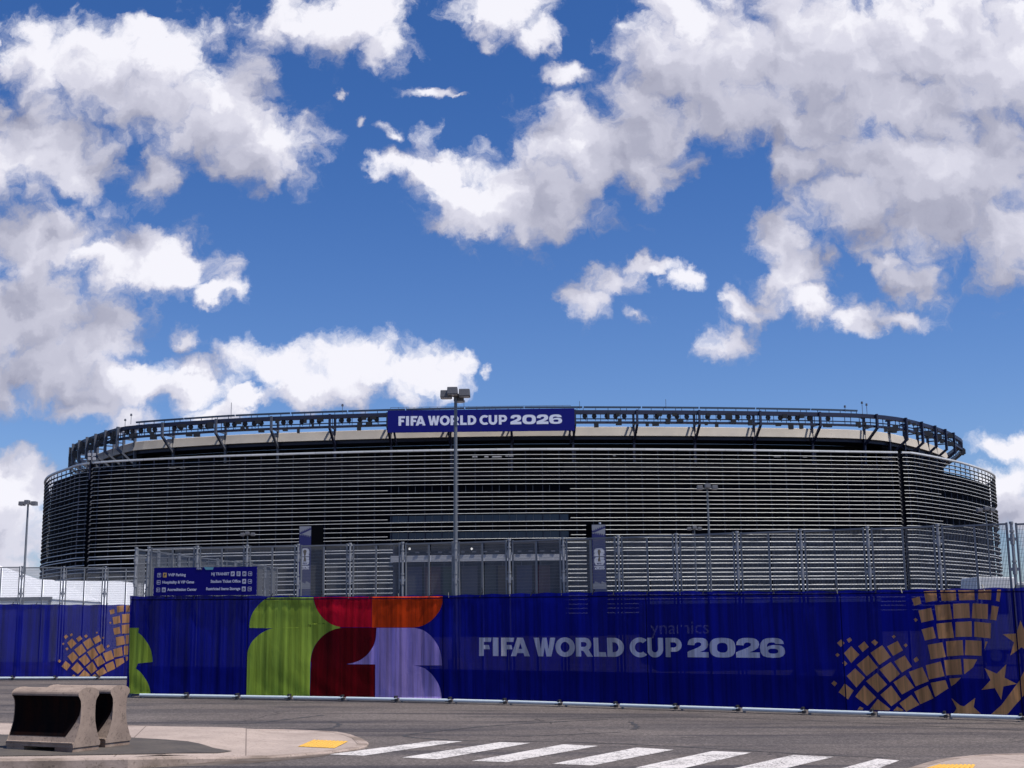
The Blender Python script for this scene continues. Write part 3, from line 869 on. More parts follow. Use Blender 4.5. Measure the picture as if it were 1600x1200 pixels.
# gold mosaic and stars (eighth-sized sketch grid: origin 1200,880, step 1/3.75)
MOS = [
 [918,165,992,158,997,218,930,230],[1015,152,1103,150,1108,218,1022,222],[1118,152,1212,150,1215,216,1125,218],[1237,152,1313,150,1310,216,1235,212],[1348,150,1370,150,1360,226,1340,220],
 [887,277,962,262,977,332,905,348],[982,247,1070,240,1085,328,995,336],[1088,238,1182,235,1187,320,1092,325],[1203,236,1293,240,1291,328,1197,322],[1315,248,1356,256,1342,335,1306,330],
 [905,388,972,372,990,438,925,453],[992,355,1080,345,1095,436,1005,442],[1102,345,1196,340,1198,430,1104,432],[1213,342,1310,352,1307,440,1212,430],
 [942,478,1027,463,1048,548,960,563],[1048,458,1145,450,1150,538,1054,545],[1162,450,1254,455,1255,542,1158,538],[1278,458,1292,460,1270,505],
 [930,598,1018,575,1040,660,948,680],[1038,568,1133,560,1143,650,1050,656],[1150,560,1230,563,1205,610,1155,650],[1068,675,1135,670,1105,702,1078,720],
 [830,636,910,607,947,690,870,720],[958,700,1045,683,1062,732,985,782],[862,752,940,715,975,790,897,825],[775,820,845,770,892,828,815,868],
 [740,697,808,655,862,728,790,768],[745,575,805,540,848,605,790,640],[660,622,725,578,778,648,720,697],[582,690,645,642,703,710,650,757],[665,770,727,716,784,795,728,837],[602,858,650,795,722,852,716,862],
 [518,780,570,715,640,785,590,835],[532,856,545,838,566,848,562,858],[740,862,762,838,800,860,790,866],
 [703,487,765,455,795,510,738,543],[608,525,675,480,725,550,660,595],[528,595,595,540,650,610,585,660],[452,527,495,485,543,535,495,585],[536,487,572,458,598,490,562,520],[468,660,518,615,575,670,525,727],[420,755,455,703,508,745,475,797],
 [847,208,893,195,903,238,862,250],[411,467,434,447,456,467,432,491],[468,447,488,434,500,451,481,466],[401,537,413,525,425,537,413,549],[441,584,456,571,472,587,457,602],[612,462,632,447,652,464,634,483],[730,430,743,420,753,430,741,441],[799,480,813,469,824,481,811,493],[857,562,877,547,890,567,868,582],[377,703,392,687,411,702,396,721],[859,328,872,321,883,333,871,345],
]
def gp(x, y): return 1200 + x / 3.75, 880 + y / 3.75
STARS = [(1487, 447, 112, -92), (1352, 690, 110, 8), (1152, 862, 105, -60)]
for q in MOS:
    lp = clip_h(px_loop(LA, [gp(q[i], q[i + 1]) for i in range(0, len(q), 2)]))
    if max(p[1] for p in lp) - min(p[1] for p in lp) > 0.02:
        art('gold_tile', [lp], M_gold, bann, fA)
def star_px(cx, cy, r_, a):
    out = []
    for k in range(10):
        rr_ = r_ if k % 2 == 0 else r_ * 0.40
        t = R(a + 36 * k); out.append(gp(cx + rr_ * math.cos(t), cy + rr_ * math.sin(t)))
    return out
for (cx, cy, r_, a) in STARS[:2]: art('gold_star', [px_loop(LA, star_px(cx, cy, r_, a))], M_gold, bann, fA)
lower = [(1080,790),(1130,832),(1152,838),(1218,788),(1208,842),(1250,881),(1090,881),(1110,850)]
art('gold_star', [clip_h(px_loop(LA, [gp(*p) for p in lower]))], M_gold, bann, fA)
band = [gp(1310, 885), gp(1372, 830), gp(1430, 752), gp(1475, 690), gp(1500, 640), gp(1560, 560), gp(1590, 640), gp(1545, 720), gp(1480, 800), gp(1405, 885)]
art('gold_band', [clip_h(px_loop(LA, band))], M_gold, bann, fA)
# eyelet ties along the top hem
for k in range(33):
    q = 1.0 + k * 0.70 + 0.1 * math.sin(k * 2.1)
    mb = MB(); a = LA.at(q, top_edge(q) - 0.05, 0.115) - bann.location; b = LA.at(q + 0.05 * math.sin(k * 3.3), top_edge(q) + 0.07, 0.03) - bann.location
    mb.bar(a, b, 0.016)
    if k % 3 == 0: mb.bar(b, b + Vector((0.05 * math.sin(k), 0, 0.10)), 0.012)
    mb.build('cable_tie', M_tie, bann)
# dark kick cloth behind the banner's lower third
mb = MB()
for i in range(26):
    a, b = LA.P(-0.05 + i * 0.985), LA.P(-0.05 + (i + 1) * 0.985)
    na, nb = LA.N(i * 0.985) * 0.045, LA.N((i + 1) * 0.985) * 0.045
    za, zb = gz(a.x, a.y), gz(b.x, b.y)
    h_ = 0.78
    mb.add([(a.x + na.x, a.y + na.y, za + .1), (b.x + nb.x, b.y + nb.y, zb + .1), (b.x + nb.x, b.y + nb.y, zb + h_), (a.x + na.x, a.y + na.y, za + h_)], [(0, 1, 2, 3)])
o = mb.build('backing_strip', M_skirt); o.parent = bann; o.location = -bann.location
# returning side banner
ban3 = empty('fence_banner', LC.at(3, 0), 0, label='plain dark blue banner on the side run going back from the front corner', cat='banner')
banner_base('cloth', LC, 0.1, 11.0, M_bblue, ban3, off=-0.085)

# farther left banner carries the same mosaic
ban2 = empty('fence_banner', LB.at(4, 0), 0, label='blue banner with gold mosaic on the farther fence at the left', cat='banner')
banner_base('cloth', LB, -1.0, 10.6, M_bblue, ban2)
f2 = local(cloth(LB, OFF), ban2)
a_, b_ = LA.sh(*gp(497, 535)), LB.sh(755 / 6.667, 900 + 703 / 6.667)
a2, b2_ = LA.sh(*gp(948, 413)), LB.sh(1225 / 6.667, 900 + 565 / 6.667)
ks = (b2_[0] - b_[0]) / (a2[0] - a_[0])
print('mosaic scale', ks, (b2_[1] - b_[1]) / (a2[1] - a_[1]))
for q in MOS:
    lp = px_loop(LA, [gp(q[i], q[i + 1]) for i in range(0, len(q), 2)])
    lp = [(b_[0] + (s_ - a_[0]) * ks, min(max(b_[1] + (h - a_[1]) * 1.0, 0.105), 2.47)) for s_, h in lp]
    if max(p[1] for p in lp) - min(p[1] for p in lp) > 0.02 and min(p[0] for p in lp) < 10.4:
        art('gold_tile', [lp], M_gold, ban2, f2)
for k in range(14):
    q = -0.6 + k * 0.78
    mb = MB(); a = LB.at(q, top_edge(q) - 0.05, 0.115) - ban2.location; b = LB.at(q + .03, top_edge(q) + 0.06, 0.03) - ban2.location
    mb.bar(a, b, 0.018); mb.build('cable_tie', M_tie, ban2)
# a stray white scribble near its left end
M_white = mat('white_print', (0.7, 0.7, 0.72), 0.6)

# ------------------------------------------------------------------ wayfinding sign
M_sblue = mat('sign_blue', (0.004, 0.003, 0.15), 0.6, spec=0.1, var=0.04, vscale=2)
M_swhite = mat('sign_white', (0.50, 0.50, 0.62), 0.5)
M_ink = mat('sign_dark_ink', (0.012, 0.012, 0.06), 0.5)
M_sgold = mat('sign_gold', (0.55, 0.33, 0.09), 0.5)
M_teal = mat('sign_teal', (0.12, 0.34, 0.42), 0.5)
sg = empty('wayfinding_sign', LA.at(LA.sh(325, 930)[0], 0), 0, label='blue wayfinding sign with white arrows and directions hung at the left of the fence', cat='sign')
SO = 0.16
def sgf(off): return local(lambda q, h: LA.at(q, h, off), sg)
qa, hb0 = LA.sh(246, 888.2); qb, _ = LA.sh(405.5, 885.3)
hbot, htop = LA.sh(325, 930.5)[1], LA.sh(325, 886.6)[1]
o = laid('panel', fill([[(qa, hbot), (qb, hbot), (qb, htop), (qa, htop)]]), sgf(SO), M_sblue, sg, cut=(0.3, 5), thick=0.03)
def stext(s_, u, v, size, align='LEFT'):
    q, h = LA.sh(u, v)
    return laid('lettering', text_flat(s_, size, q, h, align, bold=0.004), sgf(SO + 0.005), M_swhite, sg)
def rrect(q, h, w_, hh, r_=0.02, n=4):
    out = []
    for cx, cy, a in ((q + w_ / 2 - r_, h + hh / 2 - r_, 0), (q - w_ / 2 + r_, h + hh / 2 - r_, 90), (q - w_ / 2 + r_, h - hh / 2 + r_, 180), (q + w_ / 2 - r_, h - hh / 2 + r_, 270)):
        out += arc(cx, cy, r_, r_, a, a + 90, n)
    return out
def arrow_icon(u, v, ang):
    q, h = LA.sh(u, v); s_ = 0.105
    fr = fill([rrect(q, h, s_, s_), rrect(q, h, s_ - 0.022, s_ - 0.022, 0.012)])
    ar = [(-.034, -.007), (.008, -.007), (.008, -.03), (.038, 0), (.008, .03), (.008, .007), (-.034, .007)]
    c, s2 = math.cos(R(ang)), math.sin(R(ang))
    ar = fill([[(q + x * c - y * s2, h + x * s2 + y * c) for x, y in ar]])
    laid('arrow', merge([fr, ar]), sgf(SO + 0.005), M_swhite, sg)
def icon(u, v, m1, m2, kind):
    q, h = LA.sh(u, v)
    o = laid('pictogram', fill([rrect(q, h, .105, .115, .01)]), sgf(SO + 0.005), m1, sg)
    K = {'P': [[(-.02,-.03),(-.006,-.03),(-.006,-.006),(.02,.0),(.026,.018),(.016,.034),(-.02,.034)]],
         'bus': [[(-.03,-.028),(.03,-.028),(.03,.034),(-.03,.034)], [(-.02,0),(.02,0),(.02,.024),(-.02,.024)]],
         'train': [[(-.024,-.022),(.024,-.022),(.024,.036),(-.024,.036)], [(-.014,.004),(.014,.004),(.014,.024),(-.014,.024)]],
         'card': [[(-.035,-.01),(-.004,-.034),(.034,.006),(.006,.034)], [(-.012,-.006),(.002,-.016),(.014,0),(.002,.010)]],
         'M': [[(-.03,-.034),(-.012,-.034),(-.012,.006),(0,-.012),(.012,.006),(.012,-.034),(.03,-.034),(.03,.034),(.016,.034),(0,.010),(-.016,.034),(-.03,.034)]],
         'tick': [[(-.036,-.012),(.036,-.012),(.012,.034),(-.012,.020)], [(-.012,-.004),(.010,-.004),(.004,.010),(-.004,.008)]],
         'bag': [[(-.028,-.036),(.028,-.036),(.028,.012),(.010,.012),(.010,.032),(-.010,.032),(-.010,.012),(-.028,.012)], [(-.012,-.018),(.012,-.018),(.012,-.002),(-.012,-.002)]],
         'badge': [[(-.028,-.034),(.028,-.034),(.028,.024),(-.028,.024)], [(-.012,-.020),(.012,-.020),(.012,.008),(-.012,.008)]]}[kind]
    o2 = laid('symbol', fill([[(q + x, h + y) for x, y in lp] for lp in K]), sgf(SO + 0.009), m2, o)
Z = lambda x, y: (200 + x / 6.4, 840 + y / 6.4)
arrow_icon(*Z(346, 378), 90); icon(*Z(402, 377), M_sgold, M_ink, 'P'); stext('VVIP Parking', *Z(436, 388), 0.094)
arrow_icon(*Z(341, 450), 180); stext('Hospitality & VIP Gates', *Z(376, 461), 0.094)
arrow_icon(*Z(336, 525), 180); icon(*Z(392, 524), M_swhite, M_ink, 'badge'); stext('Accreditation Center', *Z(428, 534), 0.094)
stext('NJ TRANSIT', *Z(1043, 377), 0.094, 'RIGHT'); icon(*Z(1078, 364), M_swhite, M_ink, 'card'); icon(*Z(1136, 364), M_swhite, M_ink, 'train'); icon(*Z(1194, 364), M_swhite, M_ink, 'M'); arrow_icon(*Z(1251, 364), 0)
stext('Stadium Ticket Office', *Z(1156, 450), 0.094, 'RIGHT'); icon(*Z(1192, 440), M_swhite, M_ink, 'tick'); arrow_icon(*Z(1249, 440), 0)
stext('Restricted Items Storage', *Z(1152, 524), 0.094, 'RIGHT'); icon(*Z(1188, 515), M_swhite, M_ink, 'bag'); arrow_icon(*Z(1247, 515), 0)
q, h = LA.sh(*Z(744, 312)); laid('tab', fill([[(q - .07, h - .035), (q + .09, h - .035), (q + .11, h + .03), (q - .09, h + .03)]]), sgf(SO + 0.005), M_ink, sg)
laid('lettering', text_flat('FIFA', 0.07, q, h - .024, 'CENTER', bold=0.002), sgf(SO + 0.009), M_swhite, sg)
q, h = LA.sh(*Z(846, 312)); laid('tab', fill([[(q - .10, h - .03), (q + .10, h - .03), (q + .12, h + .03), (q - .16, h + .04)]]), sgf(SO + 0.005), M_teal, sg)
for u_ in (256, 325, 395):
    q, _ = LA.sh(u_, 908)
    mb = MB(); mb.bar(LA.at(q, htop - .1, .02) - sg.location, LA.at(q, htop - .1, SO - .03) - sg.location, 0.03); mb.build('bracket', M_galvd, sg)

# ------------------------------------------------------------------ concrete barriers on the island
M_conc = mat('barrier_concrete', (.35, .28, .23), 0.95, spec=0.15, extra=concrete_extra((0.36, 0.275, 0.22), (0.25, 0.19, 0.155), 32))
M_stain = mat('stained_concrete', (.30, .24, .2), 0.95, spec=0.15, extra=concrete_extra((0.36, 0.28, 0.22), (0.20, 0.13, 0.10), 14))
PROF = [(.50,0.0),(.50,.075),(.475,.095),(.455,.105),(.40,.19),(.33,.30),(.275,.42),(.255,.55),(.255,.70),(.27,.78),(.31,.83),(.365,.87),(.375,.90),(.355,.935),(.29,.965),(.19,.99),(.08,1.0)]
M_side_shade = mat('side_shade_rust', (0.006, 0.005, 0.006), 0.95, spec=0.02, col2=(0.014, 0.006, 0.005), var=0.5, vscale=2.0, stretch=(4, 4, .6))
def make_barrier(wid, hgt, length):
    root = empty('concrete_barrier')
    prof = [(x * wid, z * hgt) for x, z in PROF] + [(-x * wid, z * hgt) for x, z in PROF[::-1]]
    n = len(prof); mb = MB(); secs = 10; vs = []
    rr_ = random.Random(2)
    # the outline, with two fork slots cut up into the underside
    for k in range(secs + 1):
        y = length * (k / secs - 0.5)
        for (x, z) in prof: vs.append((x, y, z + 0.012 if z < 0.001 else z))
    fs = []
    for k in range(secs):
        for i in range(n - 1): fs.append((k * n + i, k * n + i + 1, (k + 1) * n + i + 1, (k + 1) * n + i))
    fs.append(tuple(range(n))); fs.append(tuple(secs * n + i for i in range(n - 1, -1, -1)))
    mb.add(vs, fs)
    b = mb.build('body', M_conc, root, bevel=0.006)
    # feet on which it stands, leaving fork slots between
    for s_ in (-1, 1):
        mb = MB(); mb.box(-wid * .485, wid * .485, s_ * length * .36 - length * .13, s_ * length * .36 + length * .13, -0.045, 0.013)
        mb.build('foot', M_stain, root)
    # shade of each side's recess painted near-black, with rust streaks
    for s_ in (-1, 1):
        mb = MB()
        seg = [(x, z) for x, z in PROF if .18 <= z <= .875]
        pts = [(s_ * (x * wid + .004), y, z * hgt) for x, z in seg for y in (-length * .5 + .005 + max(0, .60 - z) * .45, length * .5 - .01)]  # slanted near end follows the painted shadow's edge
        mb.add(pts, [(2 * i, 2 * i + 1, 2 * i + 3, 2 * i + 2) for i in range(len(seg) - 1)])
        mb.build('side_shade', M_side_shade, root)
    # drip lip along each toe
    for s_ in (-1, 1):
        mb = MB(); mb.box(min(s_ * wid * .495, s_ * wid * .525), max(s_ * wid * .495, s_ * wid * .525), -length * .5 + .01, length * .5 - .01, hgt * .072, hgt * .098)
        mb.build('lip', M_conc, root, bevel=0.004)
    return root
def isl_pt(u, v): return gnd_h(u, v)
def place_barrier(o, A, B, Cc, wid, length, label):
    A, B, Cc = isl_pt(*A), isl_pt(*B), isl_pt(*Cc)
    ax = Vector((math.cos(R(153)), math.sin(R(153)), 0))      # along the barrier, away from its near end
    ce = A + Vector((math.cos(R(63)), math.sin(R(63)), 0)) * wid / 2 + ax * length / 2
    o.location = (ce.x, ce.y, gz(ce.x, ce.y) + 0.135 + 0.046)
    o.rotation_euler = (0, 0, math.atan2(ax.y, ax.x) - math.pi / 2)
    tag(o, label, 'barrier', 'short concrete barriers on the island')
A_, B__, C_ = isl_pt(113.6, 1176.6), isl_pt(158.8, 1169.5), isl_pt(23.7, 1166)
wid, ln_ = (B__ - A_).length, (C_ - A_).length
print('barrier', wid, ln_)
wid, ln_ = 0.48, 1.22
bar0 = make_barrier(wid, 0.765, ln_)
place_barrier(bar0, (113.6, 1176.6), (158.8, 1169.5), (23.7, 1166), wid, ln_, 'nearer short concrete barrier with painted shade and rust on its side, leftmost on the island')
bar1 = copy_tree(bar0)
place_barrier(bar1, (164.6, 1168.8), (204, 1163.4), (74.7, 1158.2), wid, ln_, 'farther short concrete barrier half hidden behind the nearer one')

# ------------------------------------------------------------------ lamp posts
M_pole = mat('lamp_pole_steel', (0.16, 0.17, 0.185), 0.5, metal=0.4, var=0.15, vscale=2)
M_head = mat('lamp_head_bronze', (0.13, 0.13, 0.14), 0.5, metal=0.2, var=0.1)
M_lens = mat('lamp_lens', (0.45, 0.45, 0.45), 0.2)
def lamp(u, v_head, Y, height_label, heads, r0=0.115, lean=0.0):
    p = at(u, v_head, Y)
    z0 = gz(p.x, Y); H = p.z - z0
    root = empty('lamp_post', (p.x, Y, z0), 0, label=height_label, cat='lamp post', group='parking lot lamp posts')
    mb = MB(); mb.tube((0, 0, 0), (lean, 0, H), r0, r0 * 0.62, 16)
    mb.build('pole', M_pole, root, smooth=False)
    mb = MB(); mb.tube((0, 0, 0), (0, 0, 0.55), 0.3, 0.28, 16); mb.build('base', M_conc, root)
    for (dx, dy, dz_, sc_) in heads:
        a = Vector((lean + dx, dy, H + dz_))
        mb = MB(); mb.bar((lean, 0, H - 0.05), (lean + dx * .6, dy * .6, H + dz_ - .02), 0.07)
        mb.build('arm', M_pole, root)
        mb = MB(); L_ = 0.33 * sc_
        mb.hexa([a + Vector(q) for q in [(-L_, -.26, -.13), (L_, -.26, -.13), (L_, .26, -.13), (-L_, .26, -.13), (-L_ * .92, -.24, .16), (L_ * .92, -.24, .16), (L_ * .92, .24, .16), (-L_ * .92, .24, .16)]])
        hd = mb.build('lamp_head', M_head, root, bevel=0.02)
        mb = MB(); mb.box(a.x - L_ * .85, a.x + L_ * .85, a.y - .2, a.y + .2, a.z - .15, a.z - .131)
        mb.build('lens', M_lens, hd)
    return root
four = [(-.38, -.05, .02, .70), (-.11, -.32, .10, .66), (.36, -.08, .06, .70), (.12, .32, -.07, .62)]
three = [(-.52, 0, 0, .60), (0, -.2, .10, .60), (.52, 0, 0, .60)]
lamp(710, 618, 52, 'tallest lamp post with four box heads, standing in front of the rooftop banner', four, 0.10, 0.05)
lamp(1105, 762, 92, 'lamp post with three heads before the right half of the louvred facade', three, 0.10)
lamp(1085, 826, 131, 'lower looking lamp post with three heads just left of the larger right one', three, 0.09)
lamp(1540, 797, 108, 'lamp post with three heads before the right end of the stadium', three, 0.09)
lamp(44, 787, 97, 'lamp post against the clouds left of the stadium', [(-.45, 0, 0, .6), (.45, 0, 0, .6), (0, -.2, .08, .5)], 0.11)
lamp(387, 835, 133, 'small lamp post above the left part of the front fence', three, 0.09)

# ------------------------------------------------------------------ white tents
M_tent = mat('white_tent_vinyl', (0.86, 0.86, 0.88), 0.55, var=0.05, vscale=0.6)
M_tentw = mat('tent_wall_vinyl', (0.86, 0.87, 0.88), 0.6, var=0.04, vscale=0.8)
def marquee():
    Y = 72
    e = at(82, 936, Y)
    root = empty('marquee_tent', (e.x - 7, Y, 0), 0, label='white peaked marquee tent at the left edge behind the fence', cat='tent')
    o3 = root.location
    E = [at(-140, 936, Y), e]; T = [at(-140, 903, Y + 4.5), at(-75, 901, Y + 4.5), at(-8, 882, Y + 4.5), at(42, 904, Y + 4.5), at(80, 906, Y + 4.5)]
    pts = [p - o3 for p in E + T]
    bk = [Vector((p.x, p.y + 9 if i < 2 else p.y + .4, p.z)) for i, p in enumerate(pts)]
    mb = MB()
    vs = pts + bk
    mb.add(vs, [(0, 1, 6, 5, 4), (0, 4, 3, 2), (7, 11, 10, 9), (7, 8, 13, 12, 11), (1, 8, 13, 6), (7, 0, 2, 9)] + [(2 + i, 3 + i, 10 + i, 9 + i) for i in range(4)])
    mb.build('roof', M_tent, root)
    x0, x1, zr = pts[0].x, pts[1].x - .05, pts[0].z - .03
    mb = MB(); t = 0.05
    for a_, b_, c_, d_ in ((x0, x1, 0.05, .1), (x0, x1, 8.85, 8.9), (x1 - t, x1, .11, 8.84)): mb.box(a_, b_, c_, d_, 0, zr)
    mb.build('wall', M_tentw, root)
    for k in range(6):
        x = x0 + .1 + (x1 - x0 - .2) * k / 5
        mb = MB(); mb.box(x - .06, x + .06, -.03, .04, 0, zr - .02); mb.build('frame_post', M_galv, root)
    mb = MB(); mb.box(x0, x1 + .05, -.06, -.035, zr - .1, zr + .06); mb.build('valance', M_galvd, root)
def dome():
    Y = 88
    a, b, c, d = at(62, 903, Y), at(155, 903.5, Y), at(192, 909, Y), at(214, 922, Y)
    root = empty('curved_tent', ((a.x + b.x) / 2, Y, 0), 0, label='long white tent with a curved roof end beside the fence corner', cat='tent')
    x0 = root.location.x; D_ = 18
    ol = [(a.x - x0 - 6, 0), (a.x - x0 - 6, a.z), (a.x - x0, a.z + .02), (b.x - x0 - 1, b.z + .03), (b.x - x0, b.z), (c.x - x0 - .7, c.z + .12), (c.x - x0, c.z), (d.x - x0 - .4, d.z + .4), (d.x - x0, d.z), (d.x - x0 + .5, d.z - .6), (d.x - x0 + .7, 0)]
    n = len(ol); mb = MB()
    vs = [(x, z * .95, z) for x, z in ol] + [(x, D_, z) for x, z in ol]
    mb.add(vs, [(i, i + 1, n + i + 1, n + i) for i in range(n - 1)])
    mb.build('roof', M_tent, root)
    mb = MB(); mb.add([(x, 0.02 + z * .95, z - .02 if z > 0 else z) for x, z in ol], [tuple(range(n))])
    mb.build('wall', M_tent, root)
    mb = MB(); mb.add([(x, D_ - .03, z) for x, z in ol], [tuple(range(n))]); mb.build('wall', M_tent, root)
    for k in range(7):
        x = ol[1][0] + .5 + k * 1.25
        mb = MB(); mb.bar((x, -.01, 0), (x, (a.z - .25) * .95 - .01, a.z - .25), .03); mb.build('seam', M_tentw, root)
marquee(); dome()

# ------------------------------------------------------------------ semi-trailer behind the banner
M_trl = mat('trailer_dark', (0.012, 0.013, 0.035), 0.5, var=0.1)
M_trll = mat('trailer_lettering', (0.9, 0.9, 0.95), 0.5)
M_tyre = mat('tyre_rubber', (0.02, 0.02, 0.02), 0.9)
M_rim = mat('wheel_rim', (0.4, 0.4, 0.42), 0.4, metal=0.6)
def wheel(parent, x, y, r_, w_, name='wheel'):
    mb = MB(); mb.tube((x, y - w_ / 2, r_), (x, y + w_ / 2, r_), r_, n=24); wv = mb.build(name, M_tyre, parent)
    mb = MB(); mb.tube((x, y - w_ / 2 - .02, r_), (x, y - w_ / 2 - .001, r_), r_ * .55, n=16); mb.build('rim', M_rim, wv)
def trailer():
    Y = 34.0
    l, r_ = at(1012, 938, Y), at(1376, 936, Y)
    root = empty('semi_trailer', (l.x, Y, gz(l.x, Y)), 0, label='dark box trailer lettered ynamics, dimly seen through the blue banner', cat='trailer')
    Lh = r_.x - l.x; zt = l.z - root.location.z; zb = at(1012, 1040, Y).z - root.location.z
    mb = MB(); mb.box(0, Lh, 0, 2.5, zb, zt); mb.build('body', M_trl, root, bevel=0.03)
    mb = MB(); mb.box(-.01, Lh + .01, -.02, -.001, zt - .10, zt - .02); mb.build('top_rail', M_rail, root)
    mb = MB(); mb.box(.3, Lh - .3, .2, 2.3, zb - .16, zb - .005); mb.build('chassis', M_tyre, root)
    for x in (Lh - 2.0, Lh - .9): wheel(root, x, .25, .36, .3)
    a, b = at(1014, 992, Y), at(1105, 992, Y)
    vs, fs = text_flat('ynamics', 0.62, 0, 0)
    x1 = max(p[0] for p in vs); sc_ = (b.x - a.x) / x1
    pos = lambda p, q: Vector((0.05 + p * sc_, -0.012, zt * 0 + (a.z - root.location.z + .02) + q * sc_ * 1.0))
    laid('lettering', (vs, fs), pos, M_trll, root)
trailer()
# white truck whose roof shows over the banner at the right
M_wht = mat('white_truck_paint', (0.75, 0.75, 0.73), 0.4, var=0.08, vscale=1.5)
M_glass = mat('dark_glass', (0.02, 0.025, 0.03), 0.08)
M_cargo = mat('grey_truck_side', (0.38, 0.38, 0.40), 0.6, var=0.1, vscale=2)
def truck():
    Y = 60
    a, b, c = at(1516, 901, Y), at(1544, 902, Y), at(1546, 910, Y)
    root = empty('box_truck', (a.x, Y, gz(a.x, Y)), 0, label='white truck seen over the banner at the far right, cab higher than its box', cat='truck')
    z0 = root.location.z; cw = b.x - a.x + 1.2
    zc, zb = a.z - z0, c.z - z0
    mb = MB(); mb.add([(0, 0, .7), (cw, 0, .7), (cw, 0, zc - .05), (.35, 0, zc), (.05, 0, zc * .55), (0, 2.3, .7), (cw, 2.3, .7), (cw, 2.3, zc - .05), (.35, 2.3, zc), (.05, 2.3, zc * .55)],
                      [(0, 1, 2, 3, 4), (9, 8, 7, 6, 5), (0, 5, 6, 1), (1, 6, 7, 2), (2, 7, 8, 3), (3, 8, 9, 4), (4, 9, 5, 0)])
    mb.build('cab', M_wht, root, bevel=0.05)
    mb = MB(); mb.box(.5, cw - .4, -.012, -.002, zc * .58, zc * .86); mb.build('side_window', M_glass, root)
    mb = MB(); mb.box(cw + .12, cw + 7.5, 0, 2.4, .9, zb - .16); mb.build('cargo_box', M_cargo, root, bevel=0.04)
    mb = MB(); mb.box(cw + .10, cw + 7.52, -.03, 2.43, zb - .158, zb); mb.build('roof', M_wht, root, bevel=0.03)
    mb = MB(); mb.box(.6, cw + 7.3, .3, 2.0, .55, .69); mb.build('chassis', M_tyre, root)
    for x in (.9, cw + 4.9, cw + 6.0): wheel(root, x, .2, .48, .35)
truck()

# ------------------------------------------------------------------ stadium
FL = Line([(-108,450),(-119,410),(-122,372),(-119,338),(-112,313),(-107.6,300.8),(-102.8,291.3),(-95.5,280.5),(-91.3,274.6),(-87,271.6),(-79.3,268.6),(-65.2,265),(-51.9,262.5),(-25.6,259.3),(0,258.6),(25.6,261),(52,265),(65.6,267.6),(80.2,270.6),(83.4,271.8),(93.5,282.6),(101.7,292.7),(112.3,308.5),(118.4,321.5),(123,340),(125.5,370),(122,410),(111,450)])
RL = Line([(-96,440),(-110,400),(-114,360),(-111,330),(-106.8,315),(-101.7,305),(-95.2,295.5),(-88.5,286.8),(-83.0,282),(-68,276.5),(-54,272.8),(-26,269),(0,267.8),(26.5,269.5),(52,272.8),(73.7,277.3),(83.9,282.8),(92.1,291.5),(100.8,303),(106,311.5),(112,324),(116,345),(118,370),(114,405),(100,440)])
def alu_extra(g, bs, co):
    sx = g.n('ShaderNodeSeparateXYZ'); g.put(sx.inputs[0], co)
    cb = g.n('ShaderNodeCombineXYZ')
    g.put(cb.inputs[0], g.m('FLOOR', g.m('DIVIDE', sx.outputs[0], 3.3))); g.put(cb.inputs[1], g.m('FLOOR', g.m('DIVIDE', g.m('ADD', sx.outputs[2], 0.3), 0.84)))
    wn = g.n('ShaderNodeTexWhiteNoise', noise_dimensions='2D'); g.put(wn.inputs['Vector'], cb.outputs[0])
    fr = g.m('FRACT', g.m('DIVIDE', sx.outputs[0], 3.3))
    joint = g.m('ADD', 0.72, g.m('MULTIPLY', g.m('GREATER_THAN', fr, 0.04), 0.28))
    k = g.m('MULTIPLY', g.m('MULTIPLY', g.m('ADD', 0.84, g.m('MULTIPLY', wn.outputs[0], 0.18)), joint), g.m('ADD', 0.75, g.m('MULTIPLY', g.noise(co, 0.06, 3, 0.5), 0.5)))
    g.put(bs.inputs['Base Color'], g.vm('SCALE', (0.66, 0.66, 0.64), scale=k))
M_alu = mat('louvre_aluminium', (0.74, 0.74, 0.71), 0.5, metal=0.15, extra=alu_extra)
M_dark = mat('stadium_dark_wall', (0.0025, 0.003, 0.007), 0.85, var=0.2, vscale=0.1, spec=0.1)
M_navy = mat('navy_steel', (0.012, 0.016, 0.045), 0.5, var=0.2, vscale=0.3)
M_grey = mat('grey_steel', (0.10, 0.11, 0.14), 0.5, metal=0.2, var=0.2, vscale=0.3)
M_beige = mat('parapet_precast', (0.56, 0.51, 0.455), 0.85, spec=0.2, col2=(0.48, 0.44, 0.40), var=0.10, vscale=0.15)
def strip_extra(g, bs, co):
    sx = g.n('ShaderNodeSeparateXYZ'); g.put(sx.inputs[0], co)
    k = g.m('FRACT', g.m('MULTIPLY', sx.outputs[2], 0.9))
    c = g.mix(g.m('GREATER_THAN', k, 0.75), (0.0030, 0.0035, 0.006, 1), (0.020, 0.016, 0.014, 1))
    g.put(bs.inputs['Base Color'], c)
M_deck = mat('upper_deck_risers', (.01, .01, .01), 0.9, spec=0.1, extra=strip_extra)
M_wglass = mat('blue_facade_glass', (0.006, 0.012, 0.045), 0.12, spec=0.5)
M_eglass = mat('entrance_glass', (0.006, 0.008, 0.022), 0.6, var=0.5, vscale=0.3, spec=0.1)
M_white2 = mat('white_canopy', (0.46, 0.46, 0.48), 0.5, var=0.08, vscale=0.5)
stad = empty('stadium', (0, 258, 0), 0, label='large stadium with dark horizontal louvres and a beige rim under a lighting truss', cat='stadium')
SO_ = Vector((0, 258, 0))
